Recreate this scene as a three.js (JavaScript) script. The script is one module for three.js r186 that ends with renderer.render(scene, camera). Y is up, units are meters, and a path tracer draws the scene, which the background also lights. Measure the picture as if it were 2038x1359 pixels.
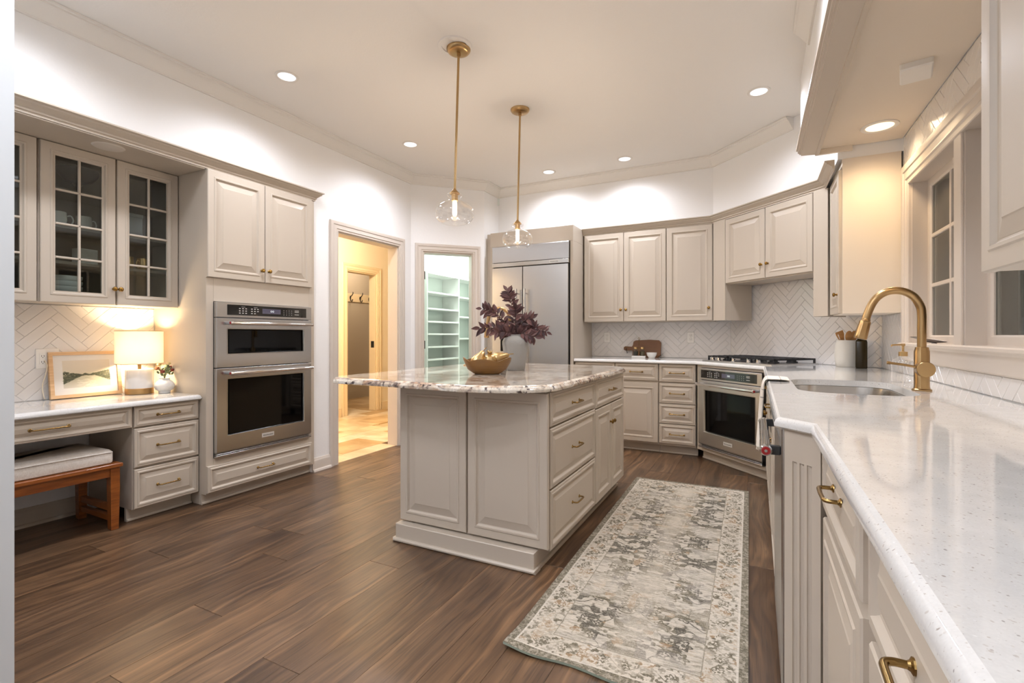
import * as THREE from 'three';
import { mergeGeometries, toCreasedNormals } from 'three/addons/utils/BufferGeometryUtils.js';
import { RectAreaLightUniformsLib } from 'three/addons/lights/RectAreaLightUniformsLib.js';

// ---------------------------------------------------------------- camera, background, exposure
const scene = new THREE.Scene();
const camera = new THREE.PerspectiveCamera(70.53, 2038 / 1359, 0.03, 60);
camera.setViewOffset(2038, 1359, 0, 11.7, 2038, 1359);
camera.position.set(0, 1.155, 0);
camera.rotation.y = 0.468406;
scene.add(camera);
scene.background = new THREE.Color(0x39414d);          // dusk outside the windows
RectAreaLightUniformsLib.init();
const renderer = new THREE.WebGLRenderer({ antialias: true });
renderer.toneMapping = THREE.LinearToneMapping;
renderer.toneMappingExposure = 0.315;
renderer.shadowMap.enabled = true;
const CAN_POWER = 28, CAN_COLOR = 0xf1f4ff;            // kitchen ceiling cans
const WARM = 0xffdfb4;                                 // lamp, hall and sink lights
const HALL_POWER = 40, PANTRY_POWER = 26, SINK_POWER = 10, LAMP_POWER = 4.5, PENDANT_POWER = 2.6, FILL_UPLIGHT_POWER = 44;
const CEIL = 2.905;

// ---------------------------------------------------------------- helpers
let seed = 12345;
const rnd = () => { seed = (seed + 0x6d2b79f5) | 0; let t = Math.imul(seed ^ (seed >>> 15), 1 | seed); t = (t + Math.imul(t ^ (t >>> 7), 61 | t)) ^ t; return ((t ^ (t >>> 14)) >>> 0) / 4294967296; };
const R = (a, b) => a + (b - a) * rnd();
const PI = Math.PI, rad = (d) => d * PI / 180;
const used = new Map();
function numbered(n) { const k = used.get(n) || 0; used.set(n, k + 1); return k ? n + '_' + String(k).padStart(3, '0') : n; }
function T(name, label, category, pos = [0, 0, 0], deg = 0, group) {
  const o = new THREE.Group(); o.name = numbered(name); o.position.set(...pos); o.rotation.y = rad(deg);
  o.userData = { label, category }; if (group) o.userData.group = group;
  scene.add(o); return o;
}
function S(name) { const o = new THREE.Group(); o.name = name; o.userData = { kind: 'structure' }; scene.add(o); return o; }
function boxUV(g) {
  const p = g.attributes.position, n = p.count, uv = new Float32Array(n * 2);
  for (let i = 0; i < n; i += 3) {
    const ax = p.getX(i), ay = p.getY(i), az = p.getZ(i), bx = p.getX(i + 1) - ax, by = p.getY(i + 1) - ay, bz = p.getZ(i + 1) - az, cx = p.getX(i + 2) - ax, cy = p.getY(i + 2) - ay, cz = p.getZ(i + 2) - az;
    const nx = Math.abs(by * cz - bz * cy), ny = Math.abs(bz * cx - bx * cz), nz = Math.abs(bx * cy - by * cx);
    for (let k = 0; k < 3; k++) {
      const x = p.getX(i + k), y = p.getY(i + k), z = p.getZ(i + k);
      let u, v; if (ny >= nx && ny >= nz) { u = x; v = z; } else if (nx >= nz) { u = z; v = y; } else { u = x; v = y; }
      uv[(i + k) * 2] = u; uv[(i + k) * 2 + 1] = v;
    }
  }
  g.setAttribute('uv', new THREE.BufferAttribute(uv, 2)); return g;
}
function tri(arr, crease = 0.55) {              // flat list of positions -> geometry
  let g = new THREE.BufferGeometry();
  g.setAttribute('position', new THREE.BufferAttribute(new Float32Array(arr), 3));
  g.computeVertexNormals(); if (crease) g = toCreasedNormals(g, crease);
  return boxUV(g);
}
function fin(g, keepUV) { if (g.index) g = g.toNonIndexed(); if (!g.attributes.normal) g.computeVertexNormals(); if (!keepUV || !g.attributes.uv) boxUV(g); for (const k of Object.keys(g.attributes)) if (!['position', 'normal', 'uv'].includes(k)) g.deleteAttribute(k); return g; }
function M(parent, name, geos, mat, keepUV) {
  if (!Array.isArray(geos)) geos = [geos];
  geos = geos.map((g) => fin(g, keepUV));
  const g = geos.length > 1 ? mergeGeometries(geos) : geos[0];
  const m = new THREE.Mesh(g, mat); m.name = parent === scene ? numbered(name) : name; m.castShadow = m.receiveShadow = true;
  parent.add(m); return m;
}
function tag(o, label, category, group) { o.userData = { label, category }; if (group) o.userData.group = group; return o; }
const area2 = (p) => p.reduce((s, a, i) => { const b = p[(i + 1) % p.length]; return s + a[0] * b[1] - b[0] * a[1]; }, 0);
function inset(poly, d, w) {                     // CCW polygon moved inwards by d (w: weight per edge i -> i+1)
  const n = poly.length, out = [];
  for (let i = 0; i < n; i++) {
    const a = poly[(i + n - 1) % n], b = poly[i], c = poly[(i + 1) % n];
    const e1 = [b[0] - a[0], b[1] - a[1]], e2 = [c[0] - b[0], c[1] - b[1]], l1 = Math.hypot(...e1), l2 = Math.hypot(...e2);
    const n1 = [-e1[1] / l1, e1[0] / l1], n2 = [-e2[1] / l2, e2[0] / l2], d1 = d * (w ? w[(i + n - 1) % n] : 1), d2 = d * (w ? w[i] : 1);
    const det = n1[0] * n2[1] - n1[1] * n2[0];
    if (Math.abs(det) < 1e-4) out.push([b[0] + n1[0] * d1, b[1] + n1[1] * d1]);
    else out.push([b[0] + (d1 * n2[1] - d2 * n1[1]) / det, b[1] + (n1[0] * d2 - n2[0] * d1) / det]);
  }
  return out;
}
function loft(poly, prof, { cap0 = true, cap1 = true, w, hole, crease = 0.55 } = {}) {
  if (area2(poly) < 0) { poly = poly.slice().reverse(); if (w) w = w.slice(0, -1).reverse().concat(w[w.length - 1]); }
  const rings = prof.map(([d, z]) => inset(poly, d, w).map(([x, y]) => [x, y, z])), n = poly.length, a = [];
  for (let r = 0; r + 1 < rings.length; r++) for (let i = 0; i < n; i++) {
    const p = rings[r][i], q = rings[r][(i + 1) % n], s = rings[r + 1][(i + 1) % n], t = rings[r + 1][i];
    a.push(...p, ...q, ...s, ...p, ...s, ...t);
  }
  const V = (l) => l.map(([x, y]) => new THREE.Vector2(x, y));
  if (hole && area2(hole) > 0) hole = hole.slice().reverse();
  const cap = (ring, flip) => {
    const h = hole ? [V(hole)] : [], all = hole ? ring.concat(hole.map(([x, y]) => [x, y, ring[0][2]])) : ring;
    for (const f of THREE.ShapeUtils.triangulateShape(V(ring), h)) { const [i, j, k] = flip ? [f[2], f[1], f[0]] : f; a.push(...all[i], ...all[j], ...all[k]); }
  };
  const side = a.splice(0);
  if (cap0) cap(rings[0], true);
  if (cap1) cap(rings[rings.length - 1], false);
  if (hole) { const z0 = rings[0][0][2], z1 = rings[rings.length - 1][0][2], m = hole.length; for (let i = 0; i < m; i++) { const p = hole[i], q = hole[(i + 1) % m]; a.push(...p, z0, ...q, z0, ...q, z1, ...p, z0, ...q, z1, ...p, z1); } }
  if (!a.length) return tri(side, crease);
  const g = tri(side, crease), q = tri(a, 0); return mergeGeometries([g, q]);
}
const plan = (g) => g.rotateX(-PI / 2);        // (x, -z) drawings laid flat: height is the third value
const P2 = (l) => l.map(([x, z]) => [x, -z]);
function slab(poly, prof, o = {}) { return boxUV(plan(loft(P2(poly), prof, { ...o, hole: o.hole && P2(o.hole) }))); }
function bx(x0, x1, y0, y1, z0, z1, c = 0.0015) {
  c = Math.min(c, (x1 - x0) / 3, (y1 - y0) / 3, (z1 - z0) / 3);
  const r = [[x0, y0], [x1, y0], [x1, y1], [x0, y1]];
  return loft(r, c > 0 ? [[c, z0], [0, z0 + c], [0, z1 - c], [c, z1]] : [[0, z0], [0, z1]], { crease: 0 });
}
// profile swept along an open path; first profile value moves to the RIGHT of the path, the second is the third axis
function sweep(path, prof, closed = false) {
  const n = path.length, rings = [], a = [];
  for (let i = 0; i < n; i++) {
    const p = path[i], pa = path[(i + n - 1) % n], pb = path[(i + 1) % n];
    let d1 = [p[0] - pa[0], p[1] - pa[1]], d2 = [pb[0] - p[0], pb[1] - p[1]];
    if (!closed && i === 0) d1 = d2; if (!closed && i === n - 1) d2 = d1;
    const l1 = Math.hypot(...d1), l2 = Math.hypot(...d2), n1 = [d1[1] / l1, -d1[0] / l1], n2 = [d2[1] / l2, -d2[0] / l2];
    const m = [n1[0] + n2[0], n1[1] + n2[1]], k = 2 / (m[0] * m[0] + m[1] * m[1]);
    rings.push(prof.map(([q, h]) => [p[0] + m[0] * k * q, p[1] + m[1] * k * q, h]));
  }
  const m = prof.length;
  for (let i = 0; i < (closed ? n : n - 1); i++) for (let j = 0; j < m; j++) {
    const p = rings[i][j], q = rings[(i + 1) % n][j], s = rings[(i + 1) % n][(j + 1) % m], t = rings[i][(j + 1) % m];
    a.push(...p, ...q, ...s, ...p, ...s, ...t);
  }
  if (!closed) for (const f of THREE.ShapeUtils.triangulateShape(prof.map(([x, y]) => new THREE.Vector2(x, y)), [])) {
    a.push(...rings[0][f[0]], ...rings[0][f[1]], ...rings[0][f[2]], ...rings[n - 1][f[2]], ...rings[n - 1][f[1]], ...rings[n - 1][f[0]]);
  }
  return tri(a, 0.5);
}
const planSweep = (path, prof, closed) => boxUV(plan(sweep(P2(path), prof, closed)));
const lathe = (pts, seg = 32) => toCreasedNormals(new THREE.LatheGeometry(pts.map(([r, y]) => new THREE.Vector2(r, y)), seg), 0.7);
const V3 = (a) => new THREE.Vector3(...a);
const tube = (pts, r, seg = 24, rs = 10, tension = 0.5) => { const c = new THREE.CatmullRomCurve3(pts.map(V3), false, 'catmullrom', tension); return new THREE.TubeGeometry(c, seg, r, rs, false); };
function cyl(a, b, r, seg = 16, r2 = r) {
  const A = V3(a), B = V3(b), l = A.distanceTo(B), c = Math.min(0.0015, l / 4, r / 3);
  const g = new THREE.LatheGeometry([new THREE.Vector2(0, 0), new THREE.Vector2(r - c, 0), new THREE.Vector2(r, c), new THREE.Vector2(r2, l - c), new THREE.Vector2(r2 - c, l), new THREE.Vector2(0, l)], seg);
  g.applyQuaternion(new THREE.Quaternion().setFromUnitVectors(new THREE.Vector3(0, 1, 0), B.clone().sub(A).normalize())); g.translate(...a);
  return toCreasedNormals(g, 0.6);
}
const rrect = (x0, x1, y0, y1, r, k = 6) => { const o = []; for (const [cx, cy, a0] of [[x1 - r, y0 + r, -90], [x1 - r, y1 - r, 0], [x0 + r, y1 - r, 90], [x0 + r, y0 + r, 180]]) for (let i = 0; i <= k; i++) { const a = rad(a0 + 90 * i / k); o.push([cx + r * Math.cos(a), cy + r * Math.sin(a)]); } return o; };

// ---------------------------------------------------------------- textures
const hash = (x, y, s) => { let h = Math.imul(x, 374761393) + Math.imul(y, 668265263) + Math.imul(s, 2147483647 ^ 0x5bd1e995); h = Math.imul(h ^ (h >>> 13), 1274126177); return ((h ^ (h >>> 16)) >>> 0) / 4294967296; };
function noise(x, y, s, px = 1e9, py = 1e9) {
  const xi = Math.floor(x), yi = Math.floor(y), fx = x - xi, fy = y - yi, u = fx * fx * (3 - 2 * fx), v = fy * fy * (3 - 2 * fy), w = (a, p) => ((a % p) + p) % p;
  const a = hash(w(xi, px), w(yi, py), s), b = hash(w(xi + 1, px), w(yi, py), s), c = hash(w(xi, px), w(yi + 1, py), s), d = hash(w(xi + 1, px), w(yi + 1, py), s);
  return a + (b - a) * u + (c - a) * v + (a - b - c + d) * u * v;
}
function fbm(x, y, s, oct = 4, px = 1e9, py = 1e9) { let t = 0, k = 0.5, n = 0; for (let i = 0; i < oct; i++) { t += k * noise(x, y, s + i, px, py); n += k; x *= 2; y *= 2; px *= 2; py *= 2; k *= 0.5; } return t / n; }
const mix = (a, b, t) => a + (b - a) * t, clamp = (x, a = 0, b = 1) => Math.min(b, Math.max(a, x)), sstep = (a, b, x) => { const t = clamp((x - a) / (b - a)); return t * t * (3 - 2 * t); };
const mix3 = (a, b, t) => [mix(a[0], b[0], t), mix(a[1], b[1], t), mix(a[2], b[2], t)];
function tex(w, h, f, srgb = true) {
  const d = new Uint8Array(w * h * 4);
  for (let y = 0; y < h; y++) for (let x = 0; x < w; x++) { const c = f(x / w, y / h, x, y), i = (y * w + x) * 4; d[i] = c[0]; d[i + 1] = c[1]; d[i + 2] = c[2]; d[i + 3] = 255; }
  const t = new THREE.DataTexture(d, w, h); t.wrapS = t.wrapT = THREE.RepeatWrapping; t.magFilter = t.minFilter = THREE.LinearFilter; if (srgb) t.colorSpace = THREE.SRGBColorSpace; t.needsUpdate = true; return t;
}
function canvasTex(w, h, draw) { const c = document.createElement('canvas'); c.width = w; c.height = h; draw(c.getContext('2d'), w, h); const t = new THREE.CanvasTexture(c); t.colorSpace = THREE.SRGBColorSpace; return t; }
const rep = (t, sx, sy = sx) => { t.repeat.set(sx, sy); return t; };

// dark oak: the grain runs along v
const woodTex = tex(768, 1536, (u, v) => {
  const warp = fbm(u * 3, v * 4, 5, 3, 3, 4), g = fbm(u * 60 + warp * 8, v * 5, 11, 3, 60, 5), fine = noise(u * 260, v * 24, 21, 260, 24), big = fbm(u * 3 + 7, v * 5, 31, 4, 3, 5);
  const ring = 0.5 + 0.5 * Math.sin((u * 26 + warp * 16 + 2.5 * Math.sin(v * 6.283)) * 2.2);
  let c = mix3([64, 47, 35], [136, 106, 78], clamp(0.16 + 1.0 * (big - 0.28) + 0.85 * (g - 0.42) + 0.1 * ring));
  const k = 1 - 0.2 * sstep(0.62, 0.95, fine) + 0.1 * sstep(0.55, 0.9, g);
  return c.map((x) => clamp(x * k, 0, 255));
});
const woodBump = tex(512, 512, (u, v) => { const f = noise(u * 200, v * 14, 21, 200, 14) * 0.6 + noise(u * 60, v * 6, 22, 60, 6) * 0.4; const c = 255 * f; return [c, c, c]; }, false);
const graniteTex = tex(1024, 1024, (u, v) => {
  const w1 = fbm(u * 5, v * 5, 41, 4, 5, 5), w2 = fbm(u * 5 + 9, v * 5, 47, 4, 5, 5), x = u + (w1 - 0.5) * 0.16, y = v + (w2 - 0.5) * 0.16;
  const a = fbm(x * 9, y * 9, 51, 5, 9, 9), b = fbm(x * 16, y * 22, 61, 4, 16, 22), d = fbm(x * 70, y * 70, 71, 3, 70, 70), e = noise(u * 190, v * 190, 81, 190, 190);
  let c = mix3([226, 216, 200], [196, 178, 156], sstep(0.35, 0.7, a));
  c = mix3(c, [238, 232, 222], sstep(0.55, 0.75, b) * 0.8);
  c = mix3(c, [162, 118, 88], sstep(0.56, 0.7, fbm(x * 12 + 3, y * 9, 91, 4, 12, 9)) * 0.55);
  c = mix3(c, [122, 104, 96], sstep(0.5, 0.66, d * 0.5 + a * 0.5) * 0.65);
  c = mix3(c, [66, 56, 55], sstep(0.6, 0.72, d * 0.66 + b * 0.34) * 0.85);
  return c.map((q) => clamp(q * (0.93 + 0.13 * e), 0, 255));
});
rep(graniteTex, 0.95);
const quartzTex = (() => {
  const n = 1024, d = new Uint8Array(n * n * 4);
  for (let y = 0; y < n; y++) for (let x = 0; x < n; x++) { const k = 216 + 14 * fbm(x / 64, y / 64, 101, 3, 16, 16) + 6 * noise(x / 3, y / 3, 105, 341, 341), i = (y * n + x) * 4; d[i] = k; d[i + 1] = k - 1; d[i + 2] = k - 4; d[i + 3] = 255; }
  for (let i = 0; i < 9000; i++) {
    const cx = R(0, n), cy = R(0, n), r = 0.5 + 2.3 * Math.pow(rnd(), 3), e = R(0.5, 1), an = R(0, 3.14), t = rnd(), col = t < 0.45 ? [186, 176, 166] : t < 0.7 ? [150, 138, 128] : t < 0.85 ? [112, 106, 102] : [250, 250, 250], al = R(0.2, 0.75);
    for (let dy = -5; dy <= 5; dy++) for (let dx = -5; dx <= 5; dx++) {
      const X = dx * Math.cos(an) + dy * Math.sin(an), Y = -dx * Math.sin(an) + dy * Math.cos(an); if (X * X + (Y * Y) / (e * e) > r * r) continue;
      const i4 = ((((cy + dy | 0) + n) % n) * n + (((cx + dx | 0) + n) % n)) * 4; for (let q = 0; q < 3; q++) d[i4 + q] = mix(d[i4 + q], col[q], al);
    }
  }
  const t = new THREE.DataTexture(d, n, n); t.wrapS = t.wrapT = THREE.RepeatWrapping; t.magFilter = t.minFilter = THREE.LinearFilter; t.colorSpace = THREE.SRGBColorSpace; t.needsUpdate = true; return rep(t, 1.5);
})();
const brushTex = rep(tex(512, 512, (u, v) => { const c = 128 + 110 * (noise(u * 6, v * 256, 111, 6, 256) - 0.5); return [c, c, c]; }, false), 1.6, 1.6);
const linenTex = rep(tex(512, 512, (u, v) => { const a = noise(u * 256, v * 40, 121, 256, 40), b = noise(u * 40, v * 256, 125, 40, 256), f = fbm(u * 8, v * 8, 127, 3, 8, 8); return mix3([196, 186, 174], [236, 230, 222], clamp(0.4 * a + 0.4 * b + 0.35 * f - 0.05)); }), 4);
const oakTex = rep(tex(512, 512, (u, v) => { const g = fbm(u * 5, v * 44, 131, 3, 5, 44), f = noise(u * 16, v * 220, 133, 16, 220); return mix3([142, 78, 34], [196, 122, 62], clamp(g * 1.1 - 0.1)).map((x) => x * (0.9 + 0.15 * f)); }), 1.4);
const paleTex = rep(tex(256, 256, (u, v) => mix3([192, 154, 112], [222, 188, 148], fbm(u * 4, v * 40, 141, 3, 4, 40))), 3);
const travTex = rep(tex(512, 512, (u, v) => { const a = fbm(u * 4 + fbm(u * 3, v * 3, 151, 3, 3, 3) * 2, v * 7, 153, 4, 4, 7); return mix3([208, 184, 152], [246, 236, 216], clamp(a * 1.3 - 0.15)).map((x) => x * (0.97 + 0.05 * noise(u * 120, v * 120, 157, 120, 120))); }), 1.3);
const plasterBump = rep(tex(256, 256, (u, v) => { const c = 255 * fbm(u * 48, v * 48, 161, 3, 48, 48); return [c, c, c]; }, false), 2);
const brickTex = rep(tex(256, 256, (u, v) => mix3([120, 100, 92], [160, 136, 126], fbm(u * 16, v * 16, 171, 4, 16, 16))), 1.5);

// ---------------------------------------------------------------- materials
const std = (o) => new THREE.MeshStandardMaterial(o), phy = (o) => new THREE.MeshPhysicalMaterial(o);
const mat = {
  wall: std({ color: 0xf4f3f1, roughness: 0.75, bumpMap: plasterBump, bumpScale: 0.0004 }),
  ceiling: std({ color: 0xf2efea, roughness: 0.85, bumpMap: plasterBump, bumpScale: 0.0004 }),
  trimWhite: std({ color: 0xeae6df, roughness: 0.4 }),
  paint: phy({ color: 0xc2b6a6, roughness: 0.38, clearcoat: 0.12, clearcoatRoughness: 0.35 }),
  casing: phy({ color: 0xd0c5b9, roughness: 0.4, clearcoat: 0.12, clearcoatRoughness: 0.3 }),
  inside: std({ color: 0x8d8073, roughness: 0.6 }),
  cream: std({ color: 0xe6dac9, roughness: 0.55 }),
  quartz: phy({ map: quartzTex, roughness: 0.07, clearcoat: 0.5, clearcoatRoughness: 0.05 }),
  granite: phy({ map: graniteTex, roughness: 0.1, clearcoat: 0.6, clearcoatRoughness: 0.04 }),
  tile: phy({ color: 0xe8e4e0, roughness: 0.16, clearcoat: 0.5, clearcoatRoughness: 0.08 }),
  grout: std({ color: 0xd0c8be, roughness: 0.9 }),
  steel: phy({ color: 0xcfcfd0, metalness: 1, roughness: 0.25, anisotropy: 0.55, bumpMap: brushTex, bumpScale: 0.00006 }),
  steelLight: phy({ color: 0xd6d4d0, metalness: 1, roughness: 0.18 }),
  sinkSteel: phy({ color: 0xc4c0ba, metalness: 1, roughness: 0.22 }),
  chrome: std({ color: 0xe8e8e8, metalness: 1, roughness: 0.06 }),
  blackGlass: phy({ color: 0x050505, roughness: 0.04, specularIntensity: 0.55 }),
  black: std({ color: 0x141414, roughness: 0.55 }),
  iron: std({ color: 0x1b1b1d, roughness: 0.5, metalness: 0.3 }),
  brass: std({ color: 0x9c8050, metalness: 1, roughness: 0.24 }),
  brassBrushed: std({ color: 0xb39468, metalness: 1, roughness: 0.3 }),
  brassDark: std({ color: 0x94743e, metalness: 1, roughness: 0.22 }),
  gold: std({ color: 0xcdae7c, metalness: 1, roughness: 0.32 }),
  red: std({ color: 0x8e1418, roughness: 0.3 }),
  glass: phy({ color: 0xffffff, roughness: 0, transmission: 1, thickness: 0, ior: 1.9 }),
  pane: phy({ color: 0xdfe4e2, roughness: 0.01, transmission: 1, thickness: 0, ior: 1.5 }),
  lampShade: phy({ color: 0xfbf6ec, roughness: 0.95, transmission: 0.5, thickness: 0 }),
  ceramic: phy({ color: 0xeceae6, roughness: 0.22, clearcoat: 0.4 }),
  crock: std({ color: 0xe9e5db, roughness: 0.55 }),
  vaseGrey: std({ color: 0x918f8b, roughness: 0.8, bumpMap: plasterBump, bumpScale: 0.0012 }),
  leaf: std({ color: 0x4c2f2f, roughness: 0.6 }), leaf2: std({ color: 0x5e3d3b, roughness: 0.6 }), leaf3: std({ color: 0x3a2326, roughness: 0.6 }),
  twig: std({ color: 0x3a2a22, roughness: 0.8 }),
  woodBowl: std({ map: paleTex, color: 0x86713e, roughness: 0.45 }),
  bench: phy({ map: oakTex, color: 0xd8ccb0, roughness: 0.35, clearcoat: 0.3 }),
  board: std({ map: paleTex, color: 0x8c6a3c, roughness: 0.5 }),
  paleWood: std({ map: paleTex, roughness: 0.5 }),
  spoonWood: std({ map: paleTex, color: 0xf8dcb0, roughness: 0.6 }),
  linen: std({ map: linenTex, roughness: 0.95 }),
  towel: std({ color: 0xe6ded2, roughness: 1 }), towelStripe: std({ color: 0x8f8a86, roughness: 1 }),
  bottle: phy({ color: 0x2a2008, roughness: 0.1, specularIntensity: 0.5 }),
  pewter: std({ color: 0x8d8580, metalness: 0.9, roughness: 0.4 }),
  plastic: std({ color: 0xefece6, roughness: 0.35 }),
  cord: std({ color: 0xe3d7c0, roughness: 0.5 }),
  shelfWhite: std({ color: 0xeef0ec, roughness: 0.45 }),
  pantryWall: std({ color: 0xdfe6e0, roughness: 0.8 }),
  hallWall: std({ color: 0xe9dcc4, roughness: 0.8 }),
  mudWall: std({ color: 0xb7ada0, roughness: 0.8 }),
  hallTrim: std({ color: 0xe2cfae, roughness: 0.45 }),
  travGrout: std({ color: 0xb8a585, roughness: 0.9 }),
  outside: std({ map: brickTex, roughness: 0.95 }),
  subfloor: std({ color: 0x1c130d, roughness: 0.9 }),
  stem: std({ color: 0x5f6b45, roughness: 0.8 }), bloomRust: std({ color: 0xa8683a, roughness: 0.8 }), bloomCream: std({ color: 0xdcc48e, roughness: 0.8 }), leafGreen: std({ color: 0x75805c, roughness: 0.8 }), bloomRed: std({ color: 0x7a3a2c, roughness: 0.8 }),
};
const glow = (color, k) => std({ color: 0xffffff, emissive: color, emissiveIntensity: k, roughness: 0.6 });

// ---------------------------------------------------------------- floor of planks
{
  const f = S('floor');
  M(f, 'subfloor', bx(-4.1, 1.1, -0.12, -0.012, -5.6, 2.6, 0), mat.subfloor);
  const tones = [0xf4f2f0, 0xe6e1dc, 0xdad4ce, 0xece6de, 0xd0c9c2].map((c) => phy({ map: woodTex, color: c, roughness: 0.36, bumpMap: woodBump, bumpScale: 0.0007, clearcoat: 0.1, clearcoatRoughness: 0.35 }));
  const W = 0.19, L = 1.52;
  for (let i = 0; -4.05 + i * W < 1.0; i++) {
    const x0 = -4.05 + i * W; let z = 2.55 + R(0, L);
    while (z > -5.55) {
      const z1 = Math.min(z, 2.55), z0 = Math.max(z - L, -5.55); z -= L; if (z1 - z0 < 0.02) continue;
      if (z1 > 0.9 && i % 2 === 5) continue;
      const g = bx(x0 + 0.0006, x0 + W - 0.0006, -0.012, 0, z0 + 0.0006, z1 - 0.0006, 0.0012), uv = g.attributes.uv, ou = rnd(), ov = rnd();
      for (let k = 0; k < uv.count; k++) uv.setXY(k, uv.getX(k) * 0.9 + ou, uv.getY(k) * 0.42 + ov);
      M(f, 'plank', g, tones[Math.floor(rnd() * 5)], true);
    }
  }
}
// ---------------------------------------------------------------- walls
const XL = -3.36, XR = 0.83, ZB = -5.47, NX = -3.95;
const TH = 0.12;
const wallLeft = M(scene, 'wall_left', [
    bx(XL - TH, XL, 0, CEIL, -3.165, -2.875, 0), bx(XL - TH, XL, 2.09, CEIL, -3.99, -3.165, 0), bx(XL - TH, XL, 0, CEIL, -4.2, -3.99, 0),
], mat.wall); wallLeft.userData.kind = 'structure';
const wallNiche = M(scene, 'wall_niche', [bx(NX - TH, NX, 0, CEIL, -2.95, -0.5, 0), bx(NX, XL - TH, 0, CEIL, -2.955, -2.875, 0)], mat.wall); wallNiche.userData.kind = 'structure';
const struct = (name, geos, m) => { const o = M(scene, name, geos, m); o.userData.kind = 'structure'; return o; };
const prism = (pts, y0, y1) => slab(pts, [[0, y0], [0, y1]], { crease: 0 });
const dg = (s, o = 0) => [XL + s * 0.7071 + o * 0.7071, -4.2 - s * 0.7071 + o * 0.7071];   // along the pantry diagonal, o towards the room
struct('wall_pantry', [
  prism([dg(0), dg(0.1315), dg(0.1315, -TH), dg(-0.05, -TH)], 0, CEIL), prism([dg(0.1315), dg(0.69), dg(0.69, -TH), dg(0.1315, -TH)], 2.08, CEIL), prism([dg(0.69), dg(0.827), dg(0.827 + TH, -TH), dg(0.69, -TH)], 0, CEIL),
], mat.wall);
struct('wall_return', bx(-2.895, -2.775, 0, CEIL, -5.59, -4.79, 0), mat.wall);
const wallBack = struct('wall_back', bx(-2.775, -0.234, 0, CEIL, ZB - TH, ZB, 0), mat.wall);
const DC = 5.236;                                                       // the cooktop wall lies on x - z = DC
const wallDiagonal = struct('wall_diagonal', prism([[-0.234, ZB], [XR, XR - DC], [XR + TH, XR - DC], [XR + TH, ZB - TH], [-0.234, ZB - TH]], 0, CEIL), mat.wall);
// right wall with the sink window
const WZ = [[-3.66, -2.93], [-2.84, -2.11]], WY = [1.10, 2.08];
const wallRight = struct('wall_right', [
  bx(XR, XR + 0.2, 0, WY[0], -4.405, 2.4, 0), bx(XR, XR + 0.2, WY[1], CEIL, -4.405, 2.4, 0),
  bx(XR, XR + 0.2, WY[0], WY[1], -4.405, WZ[0][0], 0), bx(XR, XR + 0.2, WY[0], WY[1], WZ[0][1], WZ[1][0], 0), bx(XR, XR + 0.2, WY[0], WY[1], WZ[1][1], 2.4, 0),
], mat.wall);
struct('wall_rear', bx(-4.2, 1.03, 0, CEIL, 2.4, 2.52, 0), mat.wall);
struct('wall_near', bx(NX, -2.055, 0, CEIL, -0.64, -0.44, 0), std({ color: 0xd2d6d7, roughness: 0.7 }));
struct('wall_front_left', bx(NX - TH, NX, 0, CEIL, -0.5, 2.4, 0), mat.wall);
struct('ceiling', bx(-4.2, 1.05, CEIL, CEIL + 0.12, -5.6, 2.55, 0), mat.ceiling);
struct('wall_niche_bulkhead', bx(NX, XL, 2.285, CEIL, -2.875, -0.55, 0), mat.wall);
// bulkheads over the wall cabinets
struct('wall_bulkhead', prism([[-2.775, ZB], [-2.775, -5.12], [-0.378, -5.12], [0.482, -4.26], [0.482, -3.835], [XR, -3.835], [XR, XR - DC], [-0.234, ZB]], 2.322, CEIL), mat.wall);
struct('wall_sink_bulkhead', bx(0.27, XR, 2.407, CEIL, -3.83, 2.4, 0), mat.wall);
M(scene, 'ceiling_sink', bx(0.375, XR - 0.008, 2.4, 2.407, -3.83, 2.39, 0), mat.cream).userData.kind = 'structure';
// herringbone tile, cut to the given rectangle of the wall and laid with open joints
const TW = 0.0555, TN = 4;
function clip(poly, a, b, c) { const o = []; for (let i = 0; i < poly.length; i++) { const p = poly[i], q = poly[(i + 1) % poly.length], d = a * p[0] + b * p[1] - c, e = a * q[0] + b * q[1] - c; if (d >= 0) o.push(p); if (d * e < 0) { const t = d / (d - e); o.push([p[0] + (q[0] - p[0]) * t, p[1] + (q[1] - p[1]) * t]); } } return o; }
function tiles(parent, place, u0, u1, v0, v1, ou = 0, ov = 0) {
  const k = Math.SQRT1_2 * TW, n2 = 2 * TN;
  const quad = (x0, y0, x1, y1) => [[x0, y0], [x1, y0], [x1, y1], [x0, y1]].map(([x, y]) => [(x - y) * k + ou, (x + y) * k + ov]);
  const span = Math.ceil((Math.abs(u1 - u0) + Math.abs(v1 - v0)) / TW) + 14, list = [];
  for (let j = -span; j <= span; j++) for (let m = -Math.ceil(span / n2) - 1; m <= Math.ceil(span / n2) + 1; m++) { const x = j + n2 * m; list.push(quad(x, j, x + TN, j + 1)); const y = j - n2 + 1 + n2 * m; list.push(quad(j, y, j + 1, y + TN)); }
  for (const q of list) {
    let p = clip(clip(clip(clip(q, 1, 0, u0), -1, 0, -u1), 0, 1, v0), 0, -1, -v1);
    p = p.filter((a, i) => { const b = p[(i + 1) % p.length]; return Math.hypot(a[0] - b[0], a[1] - b[1]) > 0.004; });
    if (p.length < 3 || Math.abs(area2(p)) < 4e-4) continue;
    const h = 0.0040 + R(-0.0005, 0.0005), g = loft(p, [[0.0006, -0.001], [0.0006, h - 0.0014], [0.0024, h]], { cap0: false, crease: 0 });
    const m = M(parent, 'tile', g, mat.tile); m.matrixAutoUpdate = true; m.position.copy(place.p); m.rotation.set(0, place.r, 0);
  }
}
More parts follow.
